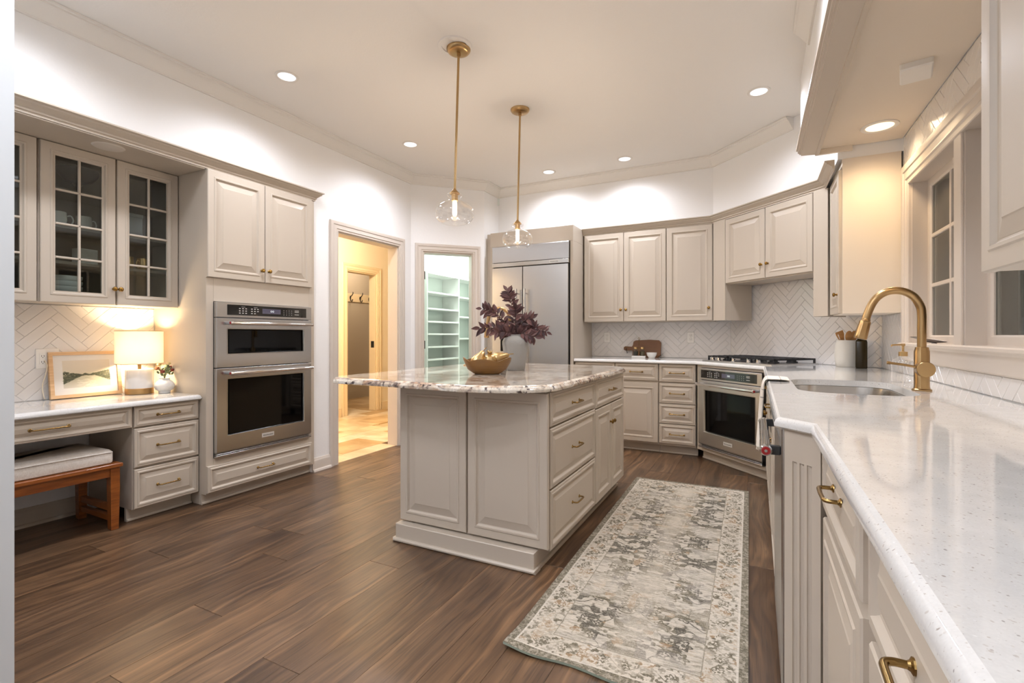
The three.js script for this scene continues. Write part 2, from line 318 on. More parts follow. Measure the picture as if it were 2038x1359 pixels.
tiles(wallNiche, { p: V3([NX, 0, -0.86]), r: PI / 2 }, 0, 1.118, 0.757, 1.349, 0.10, 0.755);
tiles(wallBack, { p: V3([-1.712, 0, ZB]), r: 0 }, 0, 1.478, 0.917, 1.302, 0.05, 0.915);
tiles(wallDiagonal, { p: V3([-0.234, 0, ZB]), r: -PI / 4 }, 0, 1.504, 0.917, 1.64, 0.08, 0.915);
tiles(wallRight, { p: V3([XR, 0, XR - DC]), r: -PI / 2 }, 0, 0.59, 0.917, 1.302, 0.0, 0.915);
tiles(wallRight, { p: V3([XR, 0, -3.815]), r: -PI / 2 }, 0, 2.3, 0.917, 1.0, 0.1, 0.915);
tiles(wallRight, { p: V3([XR, 0, -3.815]), r: -PI / 2 }, 0, 2.3, 2.205, 2.398, 0.1, 0.915);

// ceiling crown, baseboards, casings
const crownProf = [[0, CEIL - 0.10], [0.012, CEIL - 0.10], [0.012, CEIL - 0.09], [0.02, CEIL - 0.082], [0.034, CEIL - 0.062], [0.056, CEIL - 0.034], [0.07, CEIL - 0.024], [0.07, CEIL - 0.016], [0.082, CEIL - 0.012], [0.082, CEIL - 0.001], [0, CEIL - 0.001]];
const trim = (n, geos, m) => { const o = M(scene, 'trim_' + n, geos, m); o.userData.kind = 'structure'; return o; };
trim(1, planSweep([[XL, -0.66], [XL, -4.2], dg(0.827), [-2.775, -5.12], [-0.378, -5.12], [0.268, -4.474]], crownProf), mat.trimWhite);
trim(2, planSweep([[0.27, -3.83 + 0.62], [0.27, 2.38]], crownProf), mat.trimWhite);
const cabCrown = (y) => [[0, y], [0.006, y], [0.006, y + 0.012], [0.014, y + 0.016], [0.014, y + 0.026], [0.024, y + 0.034], [0.036, y + 0.046], [0.044, y + 0.05], [0.044, y + 0.058], [0.058, y + 0.064], [0.058, y + 0.072], [0, y + 0.072]];
trim(3, planSweep([[-3.322, -0.66], [-3.322, -2.878], [XL + 0.004, -2.878]], cabCrown(2.287)), mat.paint);
trim(4, planSweep([[-1.714, -5.14], [-0.386, -5.14], [0.466, -4.288], [0.466, -3.84]], cabCrown(2.256)), mat.paint);
// niche soffit lining
trim(5, bx(NX + 0.3, -3.322, 2.279, 2.285, -1.972, -0.66, 0), mat.paint);
// fascia of the sink soffit
trim(6, planSweep([[0.27, -3.828], [0.27, 2.38]], [[-0.105, 2.366], [-0.085, 2.366], [-0.083, 2.374], [-0.002, 2.38], [0.0, 2.387], [0.008, 2.388], [0.009, 2.396], [0.017, 2.398], [0.018, 2.412], [0.028, 2.414], [0.028, 2.428], [0, 2.43], [0, 2.412], [-0.098, 2.3995], [-0.105, 2.3995]]), mat.paint);
trim(7, bx(0.376, 0.56, 2.366, 2.4, -3.832, -3.812, 0.001), mat.cream);
// left baseboard piece between oven cabinet and hall door
const basePath = (p) => [planSweep(p, [[0, 0], [0.015, 0], [0.015, 0.085], [0.012, 0.095], [0.008, 0.1], [0.006, 0.11], [0, 0.112]]), planSweep(p, [[0.014, 0], [0.032, 0], [0.031, 0.008], [0.026, 0.016], [0.015, 0.02]])];
M(scene, 'baseboard_left', basePath([[XL, -2.882], [XL, -3.074]]), mat.casing).userData.kind = 'structure';
M(scene, 'baseboard_niche', basePath([[NX, -0.66], [NX, -1.58]]), mat.paint).userData.kind = 'structure';
const caseProf = (w, t) => [[0, 0], [0, t * 0.55], [0.004, t * 0.7], [w * 0.2, t * 0.7], [w * 0.26, t * 0.95], [w * 0.34, t * 0.78], [w * 0.62, t * 0.72], [w * 0.66, t * 0.95], [w * 0.74, t], [w * 0.86, t], [w * 0.95, t * 0.9], [w, t * 0.6], [w, 0]];
// U-shaped casing round an opening a..b x 0..h in local x/y, front +z, placed at pos with turn r
function casing(n, a, b, h, w, t, pos, r, m, y0 = 0.0005) { const g = sweep([[a, y0], [a, h], [b, h], [b, y0]].map(([x, y]) => [x, y]), caseProf(w, t).map(([q, z]) => [-q, z])); const o = trim(n, g, m); o.position.set(...pos); o.rotation.y = r; return o; }
casing(8, 0, 0.825, 2.09, 0.092, 0.022, [XL, 0, -3.165], PI / 2, mat.casing);
trim(9, [bx(XL - TH - 0.01, XL, 0, 2.09, -3.178, -3.163, 0.001), bx(XL - TH - 0.01, XL, 0, 2.09, -3.992, -3.977, 0.001), bx(XL - TH - 0.01, XL, 2.078, 2.092, -3.977, -3.178, 0.001)], mat.casing);
casing(10, 0.1315, 0.69, 2.08, 0.088, 0.022, [XL, 0, -4.2], PI / 4, mat.casing);
{ const o = trim(11, [bx(0.1315, 0.146, 0, 2.08, -0.13, 0.002, 0.001), bx(0.676, 0.6905, 0, 2.08, -0.13, 0.002, 0.001), bx(0.146, 0.676, 2.066, 2.081, -0.13, 0.002, 0.001)], mat.casing); o.position.set(XL, 0, -4.2); o.rotation.y = PI / 4; }

// ---------------------------------------------------------------- hall, mud room and pantry behind the two openings
{
  struct('wall_hall', [
    bx(-5.37, -5.25, 0, 2.7, -5.12, -2.6, 0), bx(-5.37, -5.25, 2.1, 2.7, -5.72, -5.12, 0), bx(-5.37, -5.25, 0, 2.7, -8.3, -5.72, 0),
    bx(-5.37, NX - TH, 0, 2.7, -2.955, -2.84, 0), bx(-5.37, -4.28, 0, 2.7, -6.82, -6.7, 0),
    prism([[-3.49, -4.24], [-4.3, -5.24], [-4.42, -5.3], [-4.42, -6.7], [-4.30, -6.7], [-4.30, -5.26], [-3.49, -4.26]], 0, 2.7),
  ], mat.hallWall);
  struct('ceiling_hall', prism([[-3.48, -2.8], [-5.4, -2.8], [-5.4, -6.75], [-4.35, -6.75], [-4.35, -5.3], [-3.48, -4.25]], 2.62, 2.7), mat.hallWall);
  casing(12, 0, 0.60, 2.10, 0.1, 0.024, [-5.25, 0, -5.12], PI / 2, mat.hallTrim);
  trim(13, [bx(-5.38, -5.25, 0, 2.1, -5.135, -5.118, 0), bx(-5.38, -5.25, 0, 2.1, -5.722, -5.705, 0), bx(-5.38, -5.25, 2.085, 2.1, -5.705, -5.135, 0)], mat.hallTrim);
  M(scene, 'baseboard_hall', [bx(-5.25, -5.232, 0, 0.12, -6.7, -5.83, 0.003), bx(-5.25, -5.232, 0, 0.12, -5.01, -2.88, 0.003)], mat.hallTrim).userData.kind = 'structure';
  struct('wall_mudroom', [bx(-6.72, -6.6, 0, 2.7, -8.3, -4.4, 0), bx(-6.6, -5.37, 0, 2.7, -4.5, -4.4, 0), bx(-6.6, -5.37, 0, 2.7, -8.3, -8.2, 0)], mat.mudWall);
  struct('ceiling_mudroom', bx(-6.72, -5.37, 2.62, 2.7, -8.3, -4.4, 0), mat.mudWall);
  M(scene, 'baseboard_mudroom', bx(-6.6, -6.58, 0, 0.14, -8.19, -4.52, 0.004), mat.mudWall).userData.kind = 'structure';
  const fl = S('floor_hall');
  M(fl, 'screed', bx(-6.8, -3.482, -0.1, -0.011, -8.3, -2.75, 0), mat.travGrout);
  M(fl, 'screed', bx(-3.482, -3.375, -0.0005, 0.001, -3.977, -3.178, 0), mat.travGrout);
  const tones = [0xffffff, 0xf6ecdc, 0xe6d6bc, 0xfff8ec, 0xd6c2a2].map((c) => phy({ map: travTex, color: c, roughness: 0.3, clearcoat: 0.2, clearcoatRoughness: 0.2 }));
  let row = 0;
  for (let x = -3.376; x > -6.7; row++) {
    const w = row % 3 === 1 ? 0.41 : 0.205; let z = -2.9 + R(0, 0.4);
    const zEnd = x < -5.3 ? -8.2 : -6.75; while (z > zEnd) {
      const l = rnd() < 0.5 ? 0.41 : 0.61, z1 = Math.min(z, -2.9), z0 = Math.max(z - l, zEnd), x0 = Math.max(x - w, -6.7); z -= l; if (z1 - z0 < 0.03) continue;
      if (x > -5.2 && z1 < -4.6 + (x + 4.3) * -1 && x > -4.3) continue;
      const top = x > -3.5 ? 0.008 : 0.004;
      if (x > -3.5 && (z1 > -3.17 || z0 < -3.99)) { const a = Math.max(z0, -3.977), b = Math.min(z1, -3.178); if (b - a < 0.03) continue; const g = bx(x0 + 0.002, x - 0.002, -0.008, 0.004, a + 0.002, b - 0.002, 0.0015); M(fl, 'tile', g, tones[Math.floor(rnd() * 5)]); continue; }
      M(fl, 'tile', bx(x0 + 0.002, x - 0.002, -0.011, 0.004, z0 + 0.002, z1 - 0.002, 0.0015), tones[Math.floor(rnd() * 5)]);
    }
    x -= w;
  }
  // coat hooks
  const rail = T('hook_rail', 'pale wall rail carrying dark coat hooks, in the room past the hall', 'hook rail', [-6.6, 1.845, -6.0], 90);
  M(rail, 'board', bx(-0.3, 1.6, -0.075, 0.075, 0, 0.02, 0.004), mat.hallTrim);
  ['left of the three dark coat hooks on the rail seen through the hall', 'middle of the three dark coat hooks on the rail seen through the hall', 'right of the three dark coat hooks on the rail seen through the hall'].forEach((l, i) => {
    const z = [-6.5, -6.74, -6.97][i], h = T('coat_hook', l, 'hook', [-6.579, 1.845, z], 90, 'coat hooks on the rail');
    M(h, 'plate', lathe([[0, 0], [0.016, 0], [0.016, 0.004], [0, 0.006]], 14).rotateX(PI / 2).scale(1, 2.2, 1), mat.black);
    M(h, 'prong', tube([[0, 0.02, 0.004], [0, 0.03, 0.03], [0, 0.075, 0.065], [0, 0.1, 0.06]], 0.0075, 14, 8), mat.black);
    M(h, 'prong', tube([[0, -0.02, 0.004], [0, -0.06, 0.02], [0, -0.065, 0.045], [0, -0.03, 0.056]], 0.0075, 14, 8), mat.black);
  });
  // pantry
  struct('wall_pantry_inside', [bx(-4.42, -4.27, 0, 2.8, -7.4, -6.7, 0), bx(-4.299, -4.27, 0, 2.8, -6.7, -5.26, 0), bx(-4.3, -2.7, 0, 2.8, -7.5, -7.4, 0), bx(-2.82, -2.7, 0, 2.8, -7.4, -5.59, 0), prism([[-3.46, -4.30], [-4.27, -5.28], [-4.27, -5.26], [-3.46, -4.28]], 0, 2.8)], mat.pantryWall);
  struct('ceiling_pantry', prism([[-3.5, -4.32], [-4.3, -5.28], [-4.3, -7.4], [-2.7, -7.4], [-2.7, -5.2], [-2.86, -4.98]], 2.72, 2.8), mat.pantryWall);
  struct('floor_pantry', prism([[-3.4, -4.2], [-4.3, -5.28], [-4.3, -7.4], [-2.7, -7.4], [-2.7, -4.9]], -0.05, -0.012), mat.travGrout);
  const sh = T('pantry_shelving', 'built-in white pantry shelving with many empty shelves, seen through the narrow doorway', 'shelves', [-3.95, 0, -5.285], 90);
  const d = 0.29, ups = [0, 0.775, 1.5];
  for (const u of ups) M(sh, 'upright', bx(u - 0.01, u + 0.01, 0, 2.02, -d, 0, 0.001), mat.shelfWhite);
  M(sh, 'back', bx(0, 1.5, 0, 2.0, -d - 0.012, -d, 0), mat.pantryWall);
  for (const y of [2.02, 1.757, 1.533, 1.356, 1.186, 1.008, 0.834, 0.6, 0.35]) M(sh, 'shelf', bx(0.011, 0.764, y - 0.022, y, -d, 0.004, 0.001), mat.shelfWhite);
  for (const y of [2.02, 1.735, 1.444, 1.118, 0.7, 0.35]) M(sh, 'shelf', bx(0.786, 1.489, y - 0.022, y, -d, 0.004, 0.001), mat.shelfWhite);
  for (const [y, w] of [[1.823, 'upper'], [1.054, 'lower']]) {
    const [x, z] = dg(0.147, -0.06), h = T('door_hinge', w + ' black hinge on the left jamb of the pantry doorway', 'hinge', [x, y, z], 45);
    M(h, 'leaf', bx(0, 0.003, -0.045, 0.045, -0.03, 0.03, 0.0005), mat.black); M(h, 'knuckle', cyl([0.006, -0.045, 0.032], [0.006, 0.045, 0.032], 0.006, 10), mat.black);
  }
  const st = T('strike_plate', 'small black strike plate on the jamb of the inner hall doorway', 'strike plate', [-5.31, 1.02, -5.704], 0);
  M(st, 'plate', bx(-0.03, 0.03, -0.05, 0.05, 0, 0.003, 0.0006), mat.black);
}

// ---------------------------------------------------------------- cabinet building blocks
const geoCache = new Map();
const cached = (k, f) => { if (!geoCache.has(k)) geoCache.set(k, f()); return geoCache.get(k); };
function panelGeo(w, h, kind) {
  return cached(`p${w.toFixed(4)},${h.toFixed(4)},${kind}`, () => {
    const f = kind === 'drawer' ? 0.03 : kind === 'slab' ? 0.026 : 0.058, b = kind === 'drawer' ? 0.022 : kind === 'slab' ? 0.014 : 0.036;
    const rect = [[0, 0], [w, 0], [w, h], [0, h]], s = [[0, 0], [0, 0.017], [0.0035, 0.021], [f - 0.016, 0.021], [f - 0.012, 0.0245], [f - 0.004, 0.0235], [f - 0.001, 0.0175], [f + 0.003, 0.013]];
    if (kind === 'glass') return loft(rect, [...s, [f + 0.011, 0.0125], [f + 0.011, 0]], { cap1: false, cap0: false, crease: 0.45 });
    return loft(rect, [...s, [f + 0.007, 0.0115], [f + 0.009, 0.0125], [f + 0.009 + b, 0.0195], [f + 0.012 + b, 0.0215]], { crease: 0.45 });
  });
}
const knobGeo = cached('knob', () => lathe([[0, 0.0285], [0.007, 0.028], [0.0125, 0.024], [0.0145, 0.0195], [0.0125, 0.015], [0.006, 0.011], [0.0052, 0.005], [0.009, 0.0018], [0.0095, 0]], 20).rotateX(PI / 2));
function pullGeo(L) {
  return cached('pull' + L, () => {
    const h = 0.03, r = 0.012, pts = [[-L / 2, 0, 0], [-L / 2, 0, h - r], [-L / 2 + r * 0.3, 0, h - r * 0.3], [-L / 2 + r, 0, h], [0, 0, h + 0.001], [L / 2 - r, 0, h], [L / 2 - r * 0.3, 0, h - r * 0.3], [L / 2, 0, h - r], [L / 2, 0, 0]];
    const ro = (x) => lathe([[0.0095, 0], [0.0095, 0.0025], [0.006, 0.0045], [0.0045, 0.007]], 14).rotateX(PI / 2).translate(x, 0, 0);
    const g = [tube(pts, 0.0046, 48, 8, 0.3), ro(-L / 2), ro(L / 2)].map((q) => fin(q)); return mergeGeometries(g);
  });
}
function piece(parent, name, geo, m, x, y, z) { const o = new THREE.Mesh(geo, m); o.name = name; o.castShadow = o.receiveShadow = true; o.position.set(x, y, z); parent.add(o); return o; }
function door(g, x0, x1, y0, y1, knob, m = mat.paint, name = 'door') {
  const o = piece(g, name, panelGeo(x1 - x0, y1 - y0, 'door'), m, x0, y0, 0.0005);
  if (knob) piece(o, 'knob', knobGeo, mat.brassDark, knob[0] - x0, knob[1] - y0, 0.021);
  return o;
}
function drawer(g, x0, x1, y0, y1, L = 0.11, dy = 0, m = mat.paint) {
  const h = y1 - y0, o = piece(g, 'drawer', panelGeo(x1 - x0, h, h < 0.15 ? 'slab' : 'drawer'), m, x0, y0, 0.0005);
  if (L) piece(o, 'pull', pullGeo(L), mat.brass, (x1 - x0) / 2, h / 2 + dy, 0.021);
  return o;
}
function glassDoor(g, x0, x1, y0, y1, knob) {
  const w = x1 - x0, h = y1 - y0, o = piece(g, 'door', panelGeo(w, h, 'glass'), mat.paint, x0, y0, 0.0005), f = 0.0685, iw = w - 2 * f, ih = h - 2 * f, mw = 0.013;
  const bar = (a, b, c, d) => loft([[a, c], [b, c], [b, d], [a, d]], [[0, 0.004], [0, 0.013], [0.003, 0.0165]], { crease: 0 });
  M(o, 'muntin', bar(f + iw / 2 - mw / 2, f + iw / 2 + mw / 2, f, h - f), mat.paint);
  for (let k = 1; k < 4; k++) M(o, 'muntin', bar(f, w - f, f + ih * k / 4 - mw / 2, f + ih * k / 4 + mw / 2), mat.paint);
  for (let i = 0; i < 2; i++) for (let k = 0; k < 4; k++) M(o, 'pane', bx(f + iw * i / 2, f + iw * (i + 1) / 2, f + ih * k / 4, f + ih * (k + 1) / 4, 0.001, 0.0025, 0), mat.pane);
  if (knob) piece(o, 'knob', knobGeo, mat.brassDark, knob[0] - x0, knob[1] - y0, 0.021);
  return o;
}
function toe(g, x0, x1, zb, h = 0.09, shoe = true) {
  M(g, 'toe_kick', [bx(x0, x1, 0.001, h, zb - 0.02, zb, 0)].concat(shoe ? [bx(x0, x1, 0.001, 0.018, zb, zb + 0.012, 0.004)] : []), mat.paint);
}

// ---------------------------------------------------------------- left wall: oven cabinet, desk, glass cabinets
{
  const c = T('oven_cabinet', 'tall greige cabinet housing the double oven, two doors above and a drawer below', 'cabinet', [-3.322, 0, -1.98], 90);
  const W = 0.895, D = 0.62;
  M(c, 'carcass', [bx(0, 0.05, 0.075, 2.283, -D, 0), bx(0.842, W, 0.075, 2.283, -D, 0), bx(0.05, 0.842, 1.392, 2.283, -D, 0, 0), bx(0.05, 0.842, 0.075, 0.312, -D, 0, 0), bx(0.05, 0.842, 0.312, 1.392, -D, -D + 0.01, 0), bx(0, 0.018, 0.002, 0.075, -D, -0.076, 0), bx(W - 0.018, W, 0.002, 0.075, -D, -0.076, 0)], mat.paint);
  toe(c, 0, W, -0.055, 0.074);
  door(c, -0.001, 0.424, 1.553, 2.283, [0.398, 1.64]); door(c, 0.430, 0.857, 1.553, 2.283, [0.456, 1.64]);
  drawer(c, 0.0, 0.857, 0.088, 0.268, 0.125);
}
// steel doors with a window recess; local x right, y up, z out
function ovenDoor(t, x0, x1, y0, y1, win, handleY, hx0, hx1, name) {
  const d = M(t, name, loft([[x0, y0], [x1, y0], [x1, y1], [x0, y1]], [[0, 0], [0, 0.03], [0.002, 0.032]], { hole: rrect(win[0] - 0.022, win[1] + 0.022, win[2] - 0.012, win[3] + 0.012, 0.006, 3), crease: 0 }), mat.steel);
  M(d, 'window', bx(win[0], win[1], win[2], win[3], 0.012, 0.018, 0.001), mat.blackGlass);
  M(d, 'window_frame', loft(rrect(win[0] - 0.021, win[1] + 0.021, win[2] - 0.011, win[3] + 0.011, 0.005, 3), [[0, 0.008], [0, 0.0335], [0.004, 0.033], [0.0105, 0.019], [0.0105, 0.008]].map(([a, b]) => [a, b]), { cap1: false, cap0: false }), mat.steelLight);
  const h = M(d, 'handle', [cyl([hx0, handleY, 0.075], [hx1, handleY, 0.075], 0.0125, 20), cyl([hx0 + 0.006, handleY, 0.075], [hx0 + 0.018, handleY, 0.075], 0.0145, 20), cyl([hx1 - 0.018, handleY, 0.075], [hx1 - 0.006, handleY, 0.075], 0.0145, 20)], mat.chrome);
  for (const x of [hx0 + 0.02, hx1 - 0.02]) M(h, 'bracket', loft(rrect(x - 0.011, x + 0.011, handleY - 0.012, handleY + 0.012, 0.004, 3), [[0, 0.031], [0, 0.07]], {}), mat.steel);
  for (const [x, s] of [[hx0, -1], [hx1, 1]]) M(h, 'end_cap', cyl([x, handleY, 0.075], [x + s * 0.003, handleY, 0.075], 0.0095, 16), mat.red);
  return d;
}
function panelTex(w, h, aspectKeys) {
  return canvasTex(w, h, (g) => {
    g.fillStyle = '#0a0a0a'; g.fillRect(0, 0, w, h);
    g.fillStyle = '#4d4b5c'; g.fillRect(w * 0.405, h * 0.24, w * 0.235, h * 0.5);
    g.fillStyle = '#e8f6ff'; g.font = `bold ${Math.round(h * 0.26)}px monospace`; g.textAlign = 'center'; g.textBaseline = 'middle'; g.fillText('00', w * 0.53, h * 0.49);
    g.fillStyle = '#b9b6b0';
    for (const [x0, n] of [[0.135, 3], [0.275, 3], [0.68, 4]]) for (let r = 0; r < 3; r++) for (let i = 0; i < n; i++) { if (n === 3 && x0 > 0.2 && r === 2 && i === 2) continue; const x = w * (x0 + i * 0.036), y = h * (0.3 + r * 0.22); if (n === 4) { g.fillRect(x, y, w * 0.006, h * 0.07); } else g.fillRect(x - w * 0.007, y, w * 0.019, h * 0.085); }
    for (const y of [0.26, 0.4, 0.68]) { g.fillRect(w * 0.832, h * y, w * 0.06, h * 0.06); }
    for (const x of [0.155, 0.3]) g.fillRect(w * x, h * 0.16, w * 0.045, h * 0.035);
  });
}
const panelA = panelTex(1024, 160), badgeTex = canvasTex(256, 72, (g, w, h) => { g.fillStyle = '#d9d7d2'; g.fillRect(0, 0, w, h); g.fillStyle = '#3a3836'; g.font = 'bold 40px sans-serif'; g.textAlign = 'center'; g.textBaseline = 'middle'; g.fillText('KitchenAid', w / 2, h / 2 + 2, w * 0.88); });
const badgeMat = std({ map: badgeTex, metalness: 0.4, roughness: 0.3 });
function fit(g, x0, x1, y0, y1) { g = fin(g); const p = g.attributes.position, u = g.attributes.uv; for (let i = 0; i < p.count; i++) u.setXY(i, (p.getX(i) - x0) / (x1 - x0), (p.getY(i) - y0) / (y1 - y0)); return g; }
function controlPanel(t, x0, x1, y0, y1, gx0, gx1) {
  const c = M(t, 'control_panel', bx(x0, x1, y0, y1, 0, 0.032, 0.002), mat.steel);
  const h = y1 - y0, a = y0 + h * 0.16, b = y1 - h * 0.14;
  M(c, 'display', fit(bx(gx0, gx1, a, b, 0.032, 0.0335, 0), gx0, gx1, a, b), phy({ map: panelA, emissiveMap: panelA, emissive: 0xffffff, emissiveIntensity: 0.35, roughness: 0.08, clearcoat: 1 }), true);
}
const badge = (t, x, y, z, w = 0.1, h = 0.03) => M(t, 'badge', fit(bx(x - w / 2, x + w / 2, y - h / 2, y + h / 2, z, z + 0.002, 0), x - w / 2, x + w / 2, y - h / 2, y + h / 2), badgeMat, true);
{
  const t = T('double_wall_oven', 'stainless double wall oven with microwave above, built into tall cabinet', 'oven', [-3.322, 0, -2.032], 90), w = 0.788;
  M(t, 'body', bx(0.001, w - 0.003, 0.314, 1.388, -0.5, -0.001, 0), mat.black);
  controlPanel(t, 0.0, w, 1.283, 1.388, 0.075, 0.735);
  ovenDoor(t, 0, w, 0.934, 1.278, [0.095, 0.70, 1.035, 1.195], 1.243, 0.07, 0.765, 'door');
  const d = ovenDoor(t, 0, w, 0.352, 0.928, [0.095, 0.70, 0.465, 0.846], 0.893, 0.07, 0.765, 'door');
  badge(d, 0.39, 0.41, 0.032);
  M(t, 'vent', [bx(0, w, 0.345, 0.350, 0, 0.028, 0.001), bx(0, w, 0.334, 0.339, 0, 0.03, 0.001), bx(0, w, 0.316, 0.328, 0, 0.03, 0.001)], mat.steel);
}
{
  const c = T('desk_drawer_cabinet', 'greige three drawer desk cabinet beside the bench, under white desk top', 'cabinet', [-3.412, 0, -1.587], 90);
  M(c, 'carcass', bx(0.002, 0.388, 0.085, 0.722, -0.53, 0), mat.paint); toe(c, 0.002, 0.388, -0.07, 0.085);
  drawer(c, 0.004, 0.386, 0.593, 0.719, 0.125); drawer(c, 0.004, 0.386, 0.345, 0.583, 0.125); drawer(c, 0.004, 0.386, 0.092, 0.333, 0.125);
  const k = T('pencil_drawer_unit', 'shallow wide greige pencil drawer spanning the knee space above the bench', 'drawer unit', [-3.412, 0, -0.66], 90);
  M(k, 'carcass', bx(0.0, 0.924, 0.593, 0.722, -0.5, 0), mat.paint);
  drawer(k, 0.15, 0.92, 0.594, 0.7215, 0.16);
  const top = slab([[NX + 0.007, -0.645], [NX + 0.007, -1.976], [-3.363, -1.976], [-3.363, -0.645]], [[0.004, 0.7235], [0, 0.729], [0, 0.738], [0.003, 0.746], [0.009, 0.7525], [0.016, 0.755]], { w: [1, 1, 1, 1].map(() => 1) });
  tag(M(scene, 'desk_countertop', top, mat.quartz), 'speckled white quartz desk top with framed landscape and lit lamp on it', 'countertop');
}
function glassCabinet(label, z0, w, doors) {
  const c = T('glass_wall_cabinet', label, 'cabinet', [-3.655, 0, z0], 90), D = 0.285, y0 = 1.352, y1 = 2.277;
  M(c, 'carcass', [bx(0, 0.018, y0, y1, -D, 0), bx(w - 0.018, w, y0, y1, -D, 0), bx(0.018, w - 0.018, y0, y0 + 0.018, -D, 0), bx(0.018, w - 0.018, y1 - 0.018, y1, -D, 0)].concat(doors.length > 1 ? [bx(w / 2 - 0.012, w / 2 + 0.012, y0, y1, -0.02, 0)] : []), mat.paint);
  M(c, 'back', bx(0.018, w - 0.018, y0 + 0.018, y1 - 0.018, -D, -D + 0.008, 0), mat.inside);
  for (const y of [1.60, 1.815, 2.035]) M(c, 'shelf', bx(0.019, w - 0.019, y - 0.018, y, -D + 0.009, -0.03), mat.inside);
  for (const [a, b, k] of doors) glassDoor(c, a, b, 1.349, 2.276, k);
  return c;
}
glassCabinet('greige wall cabinet with two glass doors of eight panes, crockery inside', -1.235, 0.742, [[0.004, 0.367, [0.356, 1.45]], [0.376, 0.739, [0.388, 1.45]]]);
glassCabinet('greige glass door wall cabinet cut off by the left wall edge', -0.66, 0.569, [[0.02, 0.28, null], [0.29, 0.565, null]]);

// ---------------------------------------------------------------- back wall, corner and right wall cabinets
{
  const z = -4.869, D = 0.585;
  const a = T('base_cabinet', 'greige base cabinet next to the refrigerator, mostly hidden by the island', 'cabinet', [-1.714, 0, z]);
  M(a, 'carcass', bx(0, 0.43, 0.09, 0.883, -D, 0), mat.paint); toe(a, 0, 0.43, -0.07); drawer(a, 0.004, 0.43, 0.712, 0.881, 0.11); door(a, 0.004, 0.43, 0.108, 0.69, [0.03, 0.62]);
  const b = T('base_cabinet', 'greige base cabinet with one drawer over one door, right behind the island', 'cabinet', [-1.281, 0, z]);
  M(b, 'carcass', bx(0, 0.428, 0.09, 0.883, -D, 0), mat.paint); toe(b, 0, 0.428, -0.07); drawer(b, 0.003, 0.424, 0.712, 0.881, 0.12); door(b, 0.003, 0.424, 0.108, 0.69, null);
  const c = T('base_cabinet', 'greige bank of four small drawers left of the corner oven', 'cabinet', [-0.85, 0, z]);
  M(c, 'carcass', bx(0, 0.342, 0.09, 0.883, -D, 0), mat.paint); toe(c, 0, 0.352, -0.07);
  for (const [y0, y1] of [[0.708, 0.881], [0.501, 0.694], [0.305, 0.494], [0.112, 0.298]]) drawer(c, 0.003, 0.338, y0, y1, 0.13);
  // corner cabinet holding the oven under the cooktop
  const o = T('corner_oven_cabinet', 'greige diagonal corner cabinet framing the built-in oven under the cooktop', 'cabinet', [-0.5, 0, -4.847], -45);
  M(o, 'carcass', [bx(0.0, 0.055, 0.09, 0.883, -0.5, -0.005), bx(0.797, 0.80, 0.09, 0.883, -0.5, -0.005), bx(0.055, 0.797, 0.861, 0.883, -0.5, -0.005, 0.001), bx(0.055, 0.797, 0.09, 0.122, -0.5, -0.005, 0.001)], mat.paint);
  toe(o, 0.0, 0.80, -0.075);
  const v = T('corner_wall_oven', 'stainless single oven set diagonally in the corner below the cooktop', 'oven', [-0.5, 0, -4.847], -45);
  M(v, 'body', bx(0.06, 0.79, 0.127, 0.858, -0.45, -0.006, 0), mat.black);
  controlPanel(v, 0.057, 0.795, 0.754, 0.857, 0.098, 0.745);
  const d = ovenDoor(v, 0.057, 0.795, 0.165, 0.748, [0.15, 0.71, 0.287, 0.652], 0.712, 0.075, 0.76, 'door');
  badge(d, 0.43, 0.222, 0.032);
  M(v, 'vent', [bx(0.057, 0.795, 0.157, 0.162, 0, 0.028, 0.001), bx(0.057, 0.795, 0.145, 0.15, 0, 0.03, 0.001), bx(0.057, 0.795, 0.128, 0.139, 0, 0.03, 0.001)], mat.steel);
}
